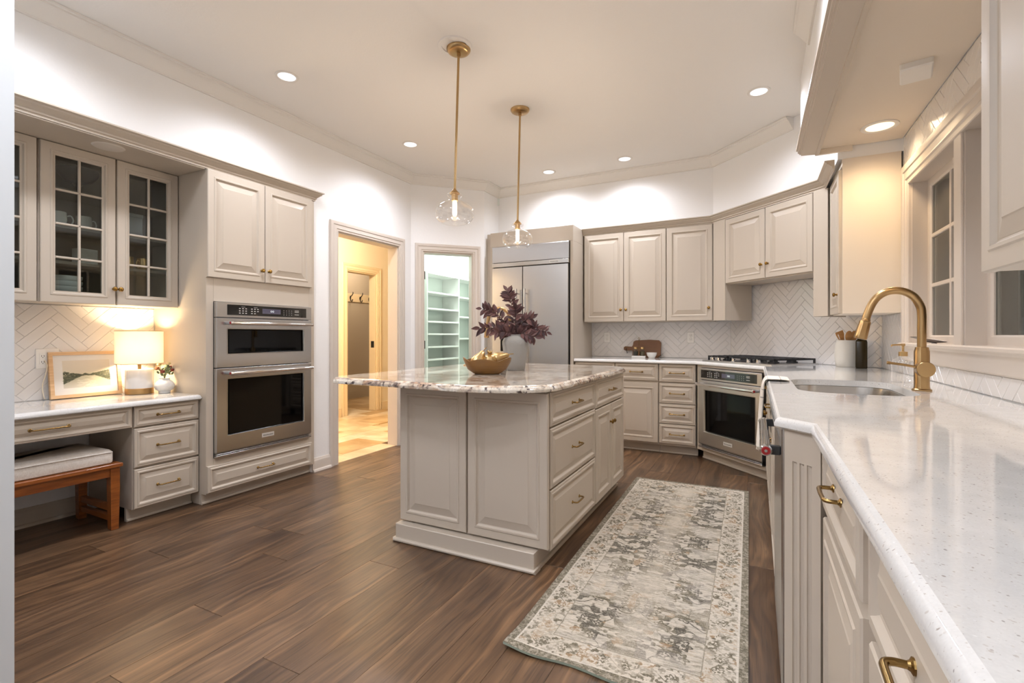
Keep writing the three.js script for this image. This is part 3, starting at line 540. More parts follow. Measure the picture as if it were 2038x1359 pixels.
{
  // wall cabinets
  const z = -5.139, D = 0.32;
  const a = T('wall_cabinet', 'greige two door wall cabinet right of the refrigerator', 'cabinet', [-1.70, 0, z]);
  M(a, 'carcass', bx(0, 0.876, 1.301, 2.256, -D, 0), mat.paint);
  door(a, 0.004, 0.437, 1.306, 2.252, [0.412, 1.43]); door(a, 0.442, 0.874, 1.306, 2.252, [0.467, 1.43]);
  const b = T('wall_cabinet', 'greige single door wall cabinet beside the angled corner cabinets', 'cabinet', [-0.822, 0, z]);
  M(b, 'carcass', bx(0, 0.442, 1.301, 2.256, -D, 0), mat.paint); door(b, 0.003, 0.436, 1.306, 2.252, [0.405, 1.43]);
  const c = T('corner_wall_cabinet', 'greige short two door cabinet set diagonally above the cooktop', 'cabinet', [-0.378, 0, -5.12], -45);
  M(c, 'carcass', bx(0.16, 1.083, 1.64, 2.256, -0.32, -0.02), mat.paint);
  M(c, 'filler', [bx(0.0, 0.158, 1.301, 2.256, -0.02, -0.001), bx(0.14, 0.159, 1.301, 2.256, -0.32, -0.02)], mat.paint);
  M(c, 'filler', [bx(1.085, 1.205, 1.301, 2.256, -0.02, -0.001), bx(1.085, 1.104, 1.301, 2.256, -0.32, -0.02)], mat.paint);
  for (const [x0, x1, k] of [[0.164, 0.622, 0.594], [0.632, 1.079, 0.660]]) { const o = door(c, x0, x1, 1.65, 2.252, [k, 1.77]); o.position.z = -0.0195; }
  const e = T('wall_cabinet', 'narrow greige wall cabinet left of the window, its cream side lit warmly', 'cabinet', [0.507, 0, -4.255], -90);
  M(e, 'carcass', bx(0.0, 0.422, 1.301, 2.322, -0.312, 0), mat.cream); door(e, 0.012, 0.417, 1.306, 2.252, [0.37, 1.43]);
  const n = T('wall_cabinet', 'large greige wall cabinet close to the camera at upper right', 'cabinet', [0.482, 0, -1.477], -90);
  M(n, 'carcass', bx(0.002, 1.0, 1.301, 2.365, -0.34, 0), mat.paint); door(n, 0.0, 0.5, 1.298, 2.36, null); door(n, 0.505, 0.999, 1.298, 2.36, null);
}
// right run: sink cabinet, dishwasher, fluted filler, near base cabinets
{
  const s = T('sink_base_cabinet', 'greige sink cabinet seen edge on beneath the draped towel', 'cabinet', [0.092, 0, -4.235], -90);
  M(s, 'carcass', [bx(0.0, 2.0, 0.09, 0.65, -0.6, 0), bx(0.0, 0.9, 0.65, 0.883, -0.6, 0, 0), bx(0.9, 2.0, 0.65, 0.883, -0.03, 0, 0)], mat.paint); toe(s, 0, 2.0, -0.06);
  door(s, 0.02, 0.45, 0.108, 0.69, [0.42, 0.62]); door(s, 0.455, 0.885, 0.108, 0.69, [0.485, 0.62]); door(s, 0.9, 1.44, 0.108, 0.69, [1.41, 0.62]); door(s, 1.445, 1.995, 0.108, 0.69, [1.475, 0.62]);
  drawer(s, 0.02, 0.885, 0.712, 0.881, 0.12); drawer(s, 0.9, 1.995, 0.712, 0.881, 0.12);
  const w = T('dishwasher', 'stainless dishwasher with chrome bar handle, seen edge on beside fluted filler', 'dishwasher', [0.092, 0, -2.23], -90);
  M(w, 'body', bx(0.002, 0.6, 0.1, 0.88, -0.55, 0, 0), mat.black);
  const d = M(w, 'door', bx(0.002, 0.6, 0.115, 0.88, 0.001, 0.026, 0.004), mat.steel);
  const h = M(d, 'handle', [cyl([0.02, 0.808, 0.066], [0.585, 0.808, 0.066], 0.0155, 24), cyl([0.026, 0.808, 0.066], [0.04, 0.808, 0.066], 0.0172, 24), cyl([0.565, 0.808, 0.066], [0.579, 0.808, 0.066], 0.0172, 24)], mat.chrome);
  for (const x of [0.045, 0.56]) M(h, 'bracket', bx(x - 0.011, x + 0.011, 0.795, 0.821, 0.026, 0.06, 0.003), mat.black);
  for (const [x, k] of [[0.02, -1], [0.585, 1]]) { M(h, 'end_cap', cyl([x, 0.808, 0.066], [x + k * 0.003, 0.808, 0.066], 0.0125, 20), mat.red); M(h, 'end_dot', cyl([x + k * 0.003, 0.808, 0.066], [x + k * 0.004, 0.808, 0.066], 0.0045, 12), mat.steelLight); }
  M(w, 'kick_plate', bx(0.002, 0.6, 0.005, 0.1, -0.06, -0.045, 0), mat.black);
  // fluted filler on the diagonal step
  const f = T('fluted_filler', 'fluted greige corner post between the dishwasher and the near drawers', 'pilaster', [0.0735, 0, -1.618], -45), fw = 0.115;
  const P = [[0, -0.013], [0.037, -0.05], [fw, -0.05], [fw, 0]]; const fl = [0.034, 0.0575, 0.081];
  for (const c of fl.slice().reverse()) { for (let i = 0; i <= 6; i++) { const a = PI * i / 6; P.push([c + 0.0075 * Math.cos(a), -0.0065 * Math.sin(a)]); } } P.push([0, 0]);
  const A = P.map(([x, zz]) => [x, -zz]);
  M(f, 'post', [boxUV(plan(loft(A, [[0, 0.1], [0, 0.80]], {}))), ...[[0.80, 0.883], [0.002, 0.1]].map(([a, b]) => boxUV(plan(loft([[0, 0.013], [0.037, 0.05], [fw, 0.05], [fw, 0], [0, 0]], [[0, a], [0, b]], { crease: 0 }))))].concat(fl.map((c) => bx(c - 0.0074, c + 0.0074, 0.795, 0.80, -0.0063, 0, 0))), mat.paint);
  // near cabinets
  const n1 = T('base_cabinet', 'greige base cabinet nearest the dishwasher, drawer with brass pull over a door', 'cabinet', [0.176, 0, -1.515], -90);
  M(n1, 'carcass', bx(0.0, 0.565, 0.09, 0.883, -0.6, 0), mat.paint); toe(n1, 0, 0.565, -0.06); drawer(n1, 0.03, 0.535, 0.71, 0.878, 0.105, 0.02); door(n1, 0.03, 0.535, 0.108, 0.685, null);
  const n2 = T('base_cabinet', 'greige base cabinet closest to the camera, brass pull at the bottom right', 'cabinet', [0.176, 0, -0.948], -90);
  M(n2, 'carcass', bx(0.0, 0.6, 0.09, 0.883, -0.6, 0), mat.paint); toe(n2, 0, 0.6, -0.06); const d2 = drawer(n2, 0.035, 0.57, 0.71, 0.878, 0.105, 0.0); d2.children[0].position.x += 0.03; door(n2, 0.035, 0.57, 0.108, 0.685, [0.54, 0.62]);
  const n3 = T('base_cabinet', 'greige base cabinet running out of the frame at the bottom right edge', 'cabinet', [0.176, 0, -0.346], -90);
  M(n3, 'carcass', bx(0.0, 0.9, 0.09, 0.883, -0.6, 0), mat.paint); toe(n3, 0, 0.9, -0.06); drawer(n3, 0.035, 0.87, 0.71, 0.878, 0.105); door(n3, 0.035, 0.87, 0.108, 0.685, null);
}
// long quartz worktop with the sink cut-out
const sinkHole = rrect(0.165, 0.60, -3.12, -2.40, 0.13, 8);
const counterProf = [[0.005, 0.884], [0, 0.889], [0, 0.898], [0.003, 0.906], [0.009, 0.9125], [0.016, 0.915]];
{
  const e = 0.007, pts = [[-1.712, ZB + e], [-1.712, -4.822], [-0.51, -4.822], [0.047, -4.265], [0.047, -1.625], [0.132, -1.54], [0.132, 0.6], [XR - e, 0.6], [XR - e, XR - DC + 0.003], [-0.232, ZB + e]];
  const w = [0, 1, 1, 1, 1, 1, 0, 0, 0, 0];
  // edge i runs from point i to i+1; only the front edges are rounded
  const q = P2(pts), cw = area2(q) < 0; let W = w; if (cw) { const m = w.length; W = q.map((_, i) => w[(2 * m - 2 - i) % m]); }
  const poly = cw ? q.slice().reverse() : q;
  const g = boxUV(plan(loft(poly, counterProf, { w: W, hole: P2(sinkHole) })));
  tag(M(scene, 'quartz_countertop', g, mat.quartz), 'long speckled white quartz worktop with sink and cooktop, running along the right', 'countertop');
  const k = T('kitchen_sink', 'stainless undermount sink in the white worktop below the brass faucet', 'sink', [0, 0, 0]);
  const h = P2(rrect(0.168, 0.597, -3.117, -2.403, 0.128, 8)), wall = [];
  M(k, 'basin', boxUV(plan(loft(h, [[-0.02, 0.8825], [0.004, 0.8825], [0.01, 0.84], [0.022, 0.72], [0.05, 0.69]], { cap0: false }))), mat.sinkSteel);
  M(k, 'drain', lathe([[0.045, 0], [0.043, 0.004], [0.03, 0.003], [0, 0.001]], 24).translate(0.38, 0.691, -2.76), mat.steelLight);
}
// ---------------------------------------------------------------- refrigerator and its surround
{
  const s = T('refrigerator_surround', 'greige panel surround boxing in the steel refrigerator', 'cabinet', [-2.71, 0, -4.81]);
  M(s, 'side_panel', bx(0.0, 0.036, 0, 2.155, -0.65, 0), mat.paint); M(s, 'side_panel', bx(0.962, 0.995, 0, 2.155, -0.65, 0), mat.paint);
  M(s, 'header', bx(0.0, 0.995, 2.157, 2.32, -0.65, 0), mat.paint); M(s, 'filler', bx(-0.063, -0.002, 0, 2.32, -0.65, -0.04), mat.paint);
  const f = T('refrigerator', 'built-in stainless side by side refrigerator with grille band and bar handles', 'refrigerator', [-2.672, 0, -4.81]), w = 0.918;
  M(f, 'body', bx(0.002, w - 0.002, 0.01, 2.15, -0.6, -0.002, 0), mat.black);
  M(f, 'grille', bx(0, w, 1.972, 2.15, 0, 0.026, 0.003), mat.steel);
  const t = M(f, 'trim_band', bx(-0.001, w + 0.001, 1.922, 1.967, 0, 0.034, 0.003), mat.steelLight);
  M(t, 'badge', fit(bx(0.7, 0.81, 1.932, 1.957, 0.034, 0.0355, 0), 0.7, 0.81, 1.932, 1.957), badgeMat, true);
  const l = M(f, 'door', bx(0.001, 0.379, 0.1, 1.915, 0, 0.03, 0.003), mat.steel), r = M(f, 'door', bx(0.386, w - 0.006, 0.1, 1.915, 0, 0.03, 0.003), mat.steel);
  for (const [d, x] of [[l, 0.33], [r, 0.433]]) { const h = M(d, 'handle', cyl([x, 0.62, 0.085], [x, 1.665, 0.085], 0.012, 16), mat.chrome); for (const y of [0.68, 1.615]) M(h, 'bracket', cyl([x, y, 0.03], [x, y, 0.085], 0.008, 10), mat.steelLight); }
  const p = M(l, 'dispenser', loft(rrect(0.11, 0.275, 0.98, 1.33, 0.01, 3), [[0, 0.03], [0, 0.033], [0.006, 0.033], [0.01, 0.031]], {}), mat.blackGlass);
  M(p, 'indicator', bx(0.2, 0.212, 1.285, 1.297, 0.0315, 0.033, 0), glow(0x7fa8ff, 1.2));
  M(f, 'kick_grille', bx(0, w, 0.01, 0.09, -0.06, -0.03, 0.002), mat.black);
}
// ---------------------------------------------------------------- island
{
  const c = T('island_cabinet', 'greige island with paneled end, brass pulled drawers and two narrow doors', 'island', [-0.927, 0, -2.195], 0);
  M(c, 'carcass', bx(-0.883, 0, 0.1, 0.879, -1.505, 0), mat.paint);
  for (const [a, b] of [[-0.89, -0.447], [-0.437, 0.021]]) door(c, a, b, 0.108, 0.872, null, mat.paint, 'end_panel');
  // the drawer side faces +x: drawers and doors are turned a quarter
  const put = (o, z) => { o.rotation.y = PI / 2; o.position.x = 0.0005; o.position.z = z; };
  for (const [z, w, y0, y1, L] of [[-0.018, 0.74, 0.702, 0.873, 0.115], [-0.018, 0.74, 0.395, 0.693, 0.115], [-0.018, 0.74, 0.09, 0.385, 0.115], [-0.772, 0.716, 0.692, 0.873, 0.115]]) put(drawer(c, 0, w, y0, y1, L), z);
  put(door(c, 0, 0.354, 0.085, 0.682, [0.328, 0.56]), -0.772); put(door(c, 0, 0.354, 0.085, 0.682, [0.026, 0.56]), -1.134);
  M(c, 'base', [bx(-0.83, -0.06, 0.001, 0.1, -1.5, 0, 0), bx(-0.889, -0.033, 0.001, 0.098, 0.0, 0.062, 0.003), bx(-0.9, -0.022, 0.001, 0.022, 0.0, 0.078, 0.007), bx(-0.04, -0.026, 0.001, 0.018, -1.5, 0.0, 0.005), bx(-0.06, -0.04, 0.001, 0.1, -1.5, 0, 0)], mat.paint);
  const top = [[-2.16, -2.0], [-2.245, -2.085], [-2.245, -3.42], [-1.93, -3.82], [-1.05, -3.82], [-0.92, -3.72], [-0.872, -3.6], [-0.872, -2.22], [-0.905, -2.145], [-0.97, -2.075], [-1.06, -2.02], [-1.16, -1.985], [-1.29, -1.965], [-1.5, -1.975], [-1.75, -1.99]];
  tag(M(scene, 'granite_island_top', slab(top, [[0.012, 0.8795], [0.002, 0.882], [0, 0.888], [0.001, 0.897], [0.006, 0.903], [0.009, 0.908], [0.018, 0.914], [0.03, 0.9155]]), mat.granite), 'beige and brown speckled granite island top with clipped corners', 'countertop');
}
// ---------------------------------------------------------------- window over the sink
{
  WZ.forEach(([a, b], i) => {
    const win = new THREE.Group(); win.name = 'window_' + (i + 1); win.userData = { kind: 'structure' }; win.position.set(XR + 0.072, 0, a); win.rotation.y = -PI / 2; scene.add(win);
    const w = b - a, y0 = WY[0] + 0.012, y1 = WY[1] - 0.012, f = 0.045;
    M(win, 'sash', loft([[0.012, y0], [w - 0.012, y0], [w - 0.012, y1], [0.012, y1]], [[0, -0.03], [0, 0], [f - 0.008, 0], [f, -0.008], [f, -0.03]], { cap0: false, cap1: false, crease: 0 }), mat.casing);
    const gx0 = 0.012 + f, gx1 = w - 0.012 - f, gy0 = y0 + f, gy1 = y1 - f, n = 3;
    M(win, 'muntin', bx((gx0 + gx1) / 2 - 0.011, (gx0 + gx1) / 2 + 0.011, gy0, gy1, -0.028, -0.004, 0.003), mat.casing);
    for (let k = 1; k < n; k++) M(win, 'muntin', bx(gx0, gx1, gy0 + (gy1 - gy0) * k / n - 0.011, gy0 + (gy1 - gy0) * k / n + 0.011, -0.027, -0.005, 0.003), mat.casing);
    for (let c = 0; c < 2; c++) for (let k = 0; k < n; k++) M(win, 'pane', bx(gx0 + (gx1 - gx0) * c / 2, gx0 + (gx1 - gx0) * (c + 1) / 2, gy0 + (gy1 - gy0) * k / n, gy0 + (gy1 - gy0) * (k + 1) / n, -0.018, -0.014, 0), mat.pane);
    M(win, 'jamb_lining', [bx(0, 0.012, WY[0], WY[1], -0.1, 0.072, 0), bx(w - 0.012, w, WY[0], WY[1], -0.1, 0.072, 0), bx(0.012, w - 0.012, WY[1] - 0.012, WY[1], -0.1, 0.072, 0), bx(0.012, w - 0.012, WY[0], WY[0] + 0.012, -0.1, 0.072, 0)], mat.casing);
    M(win, 'sash_latch', [bx(w - 0.05, w - 0.03, 1.5, 1.53, 0, 0.012, 0.003), cyl([w - 0.04, 1.525, 0.012], [w - 0.06, 1.56, 0.02], 0.005, 10)], mat.iron);
  });
  // casing: head and left leg, mullion casing, stool and apron
  const L = WZ[0][0], Rr = WZ[1][1];
  const head = sweep([[0, 1.1], [0, 2.065], [Rr - L, 2.065], [Rr - L, 1.1]], caseProf(0.14, 0.026).map(([q, z]) => [-q, z]));
  const o = trim(14, head, mat.casing); o.position.set(XR, 0, L); o.rotation.y = -PI / 2;
  const m = trim(15, bx(WZ[0][1] - L, WZ[1][0] - L, 1.1, 2.08, 0, 0.012, 0.003), mat.casing); m.position.set(XR, 0, L); m.rotation.y = -PI / 2;
  const s = trim(16, [boxUV(planSweep([[XR, L - 0.15], [XR, Rr + 0.15]], [[-0.06, 1.112], [0.03, 1.112], [0.036, 1.106], [0.036, 1.094], [0.03, 1.088], [-0.06, 1.088]].map(([a, b]) => [a, b]))), planSweep([[XR, L - 0.14], [XR, Rr + 0.14]], [[0, 1.003], [0.012, 1.003], [0.016, 1.01], [0.016, 1.045], [0.022, 1.06], [0.022, 1.078], [0.028, 1.088], [0, 1.088]])], mat.casing);
  struct('wall_outside', bx(3.2, 3.4, -0.1, 3.6, -9, 3, 0), mat.outside);
  struct('ground_outside', bx(1.03, 3.2, -0.3, -0.1, -9, 3, 0), mat.travGrout);
}
// ---------------------------------------------------------------- lights
function canLight(x, z, y, label, power, color, group, inView = true, r = 0.075) {
  const t = T('recessed_light', label, 'ceiling light', [x, y, z], 0, group);
  M(t, 'trim_ring', lathe([[r * 0.74, -0.0005], [r * 0.74, -0.004], [r * 0.8, -0.007], [r * 0.98, -0.005], [r, -0.0005]], 40), mat.trimWhite);
  M(t, 'lens', lathe([[0, -0.0045], [r * 0.72, -0.0035], [r * 0.735, -0.001]], 40), glow(color, 5));
  const s = new THREE.SpotLight(color, power, 0, 1.38, 1, 2); s.position.set(0, -0.012, 0); s.target.position.set(0, -2, 0); s.castShadow = true; s.shadow.radius = 5.5; t.add(s); t.add(s.target);
  return t;
}
canLight(-2.828, -2.222, CEIL, 'recessed ceiling light above the double oven, largest in the photo at left', CAN_POWER, CAN_COLOR, 'recessed ceiling lights');
canLight(-2.822, -3.52, CEIL, 'recessed ceiling light above the hall doorway, left of the first pendant rod', CAN_POWER, CAN_COLOR, 'recessed ceiling lights');
canLight(-1.98, -4.782, CEIL, 'recessed ceiling light in front of the refrigerator, just right of the far pendant', CAN_POWER * 0.75, CAN_COLOR, 'recessed ceiling lights');
canLight(-1.163, -4.767, CEIL, 'recessed ceiling light above the back counter wall cabinets', CAN_POWER * 0.75, CAN_COLOR, 'recessed ceiling lights');
canLight(0.016, -3.886, CEIL, 'recessed ceiling light at right, near the cut end of the crown moulding', CAN_POWER, CAN_COLOR, 'recessed ceiling lights');
for (const [x, z, w] of [[-0.05, -2.3, 'over the rug'], [-1.15, -0.1, 'over the open floor at right'], [-1.5, -0.7, 'over the open floor'], [-2.83, -0.95, 'over the bench'], [-0.4, 1.4, 'behind the camera at right'], [-2.9, 1.0, 'behind the camera at left']]) canLight(x, z, CEIL, 'unseen ceiling light placed to brighten the room, ' + w, CAN_POWER, CAN_COLOR, 'unseen ceiling lights out of the frame');  // out-of-view cans, placed to brighten the whole kitchen
canLight(0.655, -3.55, 2.4, 'warm recessed light in the low soffit over the sink', SINK_POWER, WARM, undefined, true, 0.095);
canLight(0.56, -1.7, 2.4, 'unseen warm light in the sink soffit, placed to light its near end', SINK_POWER * 0.45, WARM, undefined, true, 0.095);  // out of view, placed to warm the near end of the soffit
{
  const b = T('ceiling_sensor', 'flat square white box on the cream soffit over the sink', 'sensor', [0.665, 2.4, -2.86], -12);
  M(b, 'cover', loft(rrect(-0.06, 0.06, -0.085, 0.085, 0.006, 3), [[0, -0.0005], [0, 0.024], [0.006, 0.03]], {}).rotateX(PI / 2), mat.plastic);
  const s = T('speaker_disc', 'round cream speaker cover in the soffit above the glass cabinets', 'speaker', [-3.44, 2.279, -1.48]);
  M(s, 'grille', lathe([[0, -0.006], [0.065, -0.006], [0.075, -0.004], [0.08, -0.0005]], 40), std({ color: 0xd9d0c4, roughness: 0.7 }));
}
{ // added fill light behind the camera: upward shades brighten the ceiling
  const t = T('fill_uplight', 'added brass fill light with upward shades, out of view behind the camera', 'fill_uplight', [-1.6, CEIL, 1.1]);
  M(t, 'canopy', lathe([[0, -0.03], [0.06, -0.03], [0.07, -0.001]], 24), mat.brassBrushed); M(t, 'stem', cyl([0, -1.15, 0], [0, -0.03, 0], 0.01, 12), mat.brassBrushed);
  for (let i = 0; i < 4; i++) { const a = i * PI / 2, x = 0.3 * Math.cos(a), z = 0.3 * Math.sin(a); M(t, 'arm', tube([[0, -1.1, 0], [x * 0.5, -1.18, z * 0.5], [x, -1.1, z]], 0.007, 16, 8), mat.brassBrushed); const sh = M(t, 'shade', lathe([[0.03, -1.1], [0.075, -1.0], [0.09, -0.96]], 24).translate(x, 0, z), mat.brassBrushed); M(sh, 'bulb', lathe([[0, -1.09], [0.02, -1.08], [0.025, -1.05], [0, -1.02]], 16).translate(x, 0, z), glow(0xffffff, 8));
    const l = new THREE.SpotLight(0xe8f0ff, FILL_UPLIGHT_POWER, 0, 1.3, 0.5, 2); l.position.set(x, -1.0, z); l.target.position.set(x, 1, z); l.castShadow = true; l.shadow.radius = 3; t.add(l); t.add(l.target); }
}
function pendant(x, z, label, tx, tz, ghostRing) {
  const t = T('pendant_light', label, 'pendant light', [x, CEIL, z], 0);
  M(t, 'canopy', lathe([[0, -0.026], [0.05, -0.026], [0.064, -0.022], [0.072, -0.012], [0.073, -0.0008]], 40), mat.brassBrushed);
  if (ghostRing) M(t, 'ghost_ring', lathe([[0.078, -0.0003], [0.078, -0.006], [0.098, -0.006], [0.104, -0.0003]], 40).translate(-0.006, 0, 0.035), mat.ceiling);  // added pale ring imitating a ghost image of the canopy
  const y0 = 2.022 - CEIL + 0.0, B = [tx, y0, tz];
  M(t, 'rod', [cyl([0, -0.026, 0], B, 0.0075, 12), cyl([0, -0.05, 0], [0, -0.026, 0], 0.012, 12)], mat.brassBrushed);
  M(t, 'socket', lathe([[0.0075, 0.03], [0.012, 0.02], [0.03, 0.002], [0.031, -0.004], [0.02, -0.006], [0.019, -0.045], [0, -0.046]], 24).translate(...B), mat.brassBrushed);
  const prof = [[0.03, -0.002], [0.044, -0.006], [0.046, -0.014], [0.036, -0.024], [0.034, -0.036], [0.045, -0.048], [0.085, -0.068], [0.108, -0.09], [0.117, -0.118], [0.112, -0.148], [0.094, -0.172], [0.07, -0.184]];
  const c = new THREE.SplineCurve(prof.map(([r, y]) => new THREE.Vector2(r, y))).getPoints(40).map((p) => [p.x, p.y]);
  M(t, 'glass_shade', lathe(c, 64).translate(...B), mat.glass);
  M(t, 'bulb', lathe([[0, -0.046], [0.012, -0.048], [0.014, -0.075], [0.014, -0.125], [0.009, -0.138], [0, -0.141]], 20).translate(...B), glow(0xffdfb0, 14));
  const p = new THREE.PointLight(0xffead2, PENDANT_POWER, 0, 2); p.position.set(B[0], B[1] - 0.095, B[2]); p.castShadow = true; p.shadow.radius = 1; t.add(p);
}
pendant(-1.62, -2.481, 'brass pendant with clear glass globe, the nearer one over the island', -0.022, 0.010, true);
pendant(-1.632, -3.363, 'brass pendant with clear glass globe, the farther one over the island', -0.017, 0.009, false);
{ // room lights out of the view: hall, mud room, pantry
  const fl = (x, y, z, label, color, p, r) => { const t = T('unseen_ceiling_lamp', label, 'ceiling light', [x, y, z]); M(t, 'base', lathe([[0, -0.001], [r, -0.001], [r, -0.03], [r * 0.96, -0.03]], 32), mat.brassBrushed); M(t, 'diffuser', lathe([[r * 0.95, -0.03], [r * 0.85, -0.07], [r * 0.5, -0.095], [0, -0.1]], 32), glow(color, 5)); const l = new THREE.PointLight(color, p, 0, 2); l.position.y = -0.15; l.castShadow = true; l.shadow.radius = 6; t.add(l); };
  fl(-4.5, 2.62, -4.1, 'unseen warm ceiling light, placed to light the hall beyond the doorway', 0xffeacc, HALL_POWER, 0.14);
  fl(-6.0, 2.62, -6.4, 'unseen ceiling light, placed to light the coat room behind the hall', 0xffe6c4, 9, 0.14);
  fl(-3.5, 2.72, -6.0, 'unseen cool white ceiling light, placed to light the pantry', 0xf6fff9, PANTRY_POWER, 0.14);
}
// ---------------------------------------------------------------- bench under the desk
{
  const b = T('bench', 'low wooden bench pushed under the desk, its frame warm brown', 'bench', [-3.40, 0, -0.72], 90), L = 0.80, D = 0.44;
  M(b, 'seat_frame', [loft(rrect(-0.004, L + 0.012, 0.372, 0.395, 0.006, 3), [[0.002, -D - 0.004], [0, -D], [0, 0.008], [0.003, 0.011]], {}), bx(0.04, L - 0.04, 0.318, 0.372, -0.03, -0.008), bx(0.04, L - 0.04, 0.318, 0.372, -D + 0.008, -D + 0.03), bx(L - 0.035, L - 0.012, 0.318, 0.372, -D + 0.04, -0.04), bx(0.012, 0.035, 0.318, 0.372, -D + 0.04, -0.04)], mat.bench);
  for (const x of [0.0, L - 0.048]) for (const z of [0, -D + 0.048]) M(b, 'leg', loft([[x + 0.002, -z], [x + 0.048, -z], [x + 0.048, -z + 0.048], [x + 0.002, -z + 0.048]], [[0.006, 0.001], [0.004, 0.003], [0, 0.25], [0, 0.372]], {}).rotateX(-PI / 2), mat.bench);
  for (const x of [0.024, L - 0.024]) for (const [y0, y1] of [[0.052, 0.082], [0.11, 0.145]]) M(b, 'stretcher', bx(x - 0.012, x + 0.012, y0, y1, -D + 0.046, -0.046), mat.bench);
  for (const x of [0.026, L - 0.024]) M(b, 'bracket', loft([[-0.046, 0.318], [-0.046, 0.20], [-0.054, 0.25], [-0.085, 0.30], [-0.12, 0.318]], [[0, x - 0.01], [0, x + 0.01]], {}).rotateY(-PI / 2).scale(-1, 1, 1), mat.bench);
  const c = T('bench_cushion', 'thick pale linen box cushion lying on the wooden bench', 'cushion', [-3.40, 0.3955, -0.72], 90);
  M(c, 'cushion', loft(rrect(0.02, L - 0.018, 0.018, D - 0.018, 0.03, 5), [[0.012, 0], [0.002, 0.006], [0, 0.02], [0, 0.058], [0.004, 0.07], [0.014, 0.079], [0.034, 0.084], [0.08, 0.087]], {}).rotateX(-PI / 2), mat.linen);
  M(c, 'piping', [tube([[0.02, 0.068, -0.017], [0.3, 0.07, -0.0165], [0.5, 0.07, -0.0165], [L - 0.03, 0.068, -0.017]], 0.003, 20, 6)], mat.linen);
}
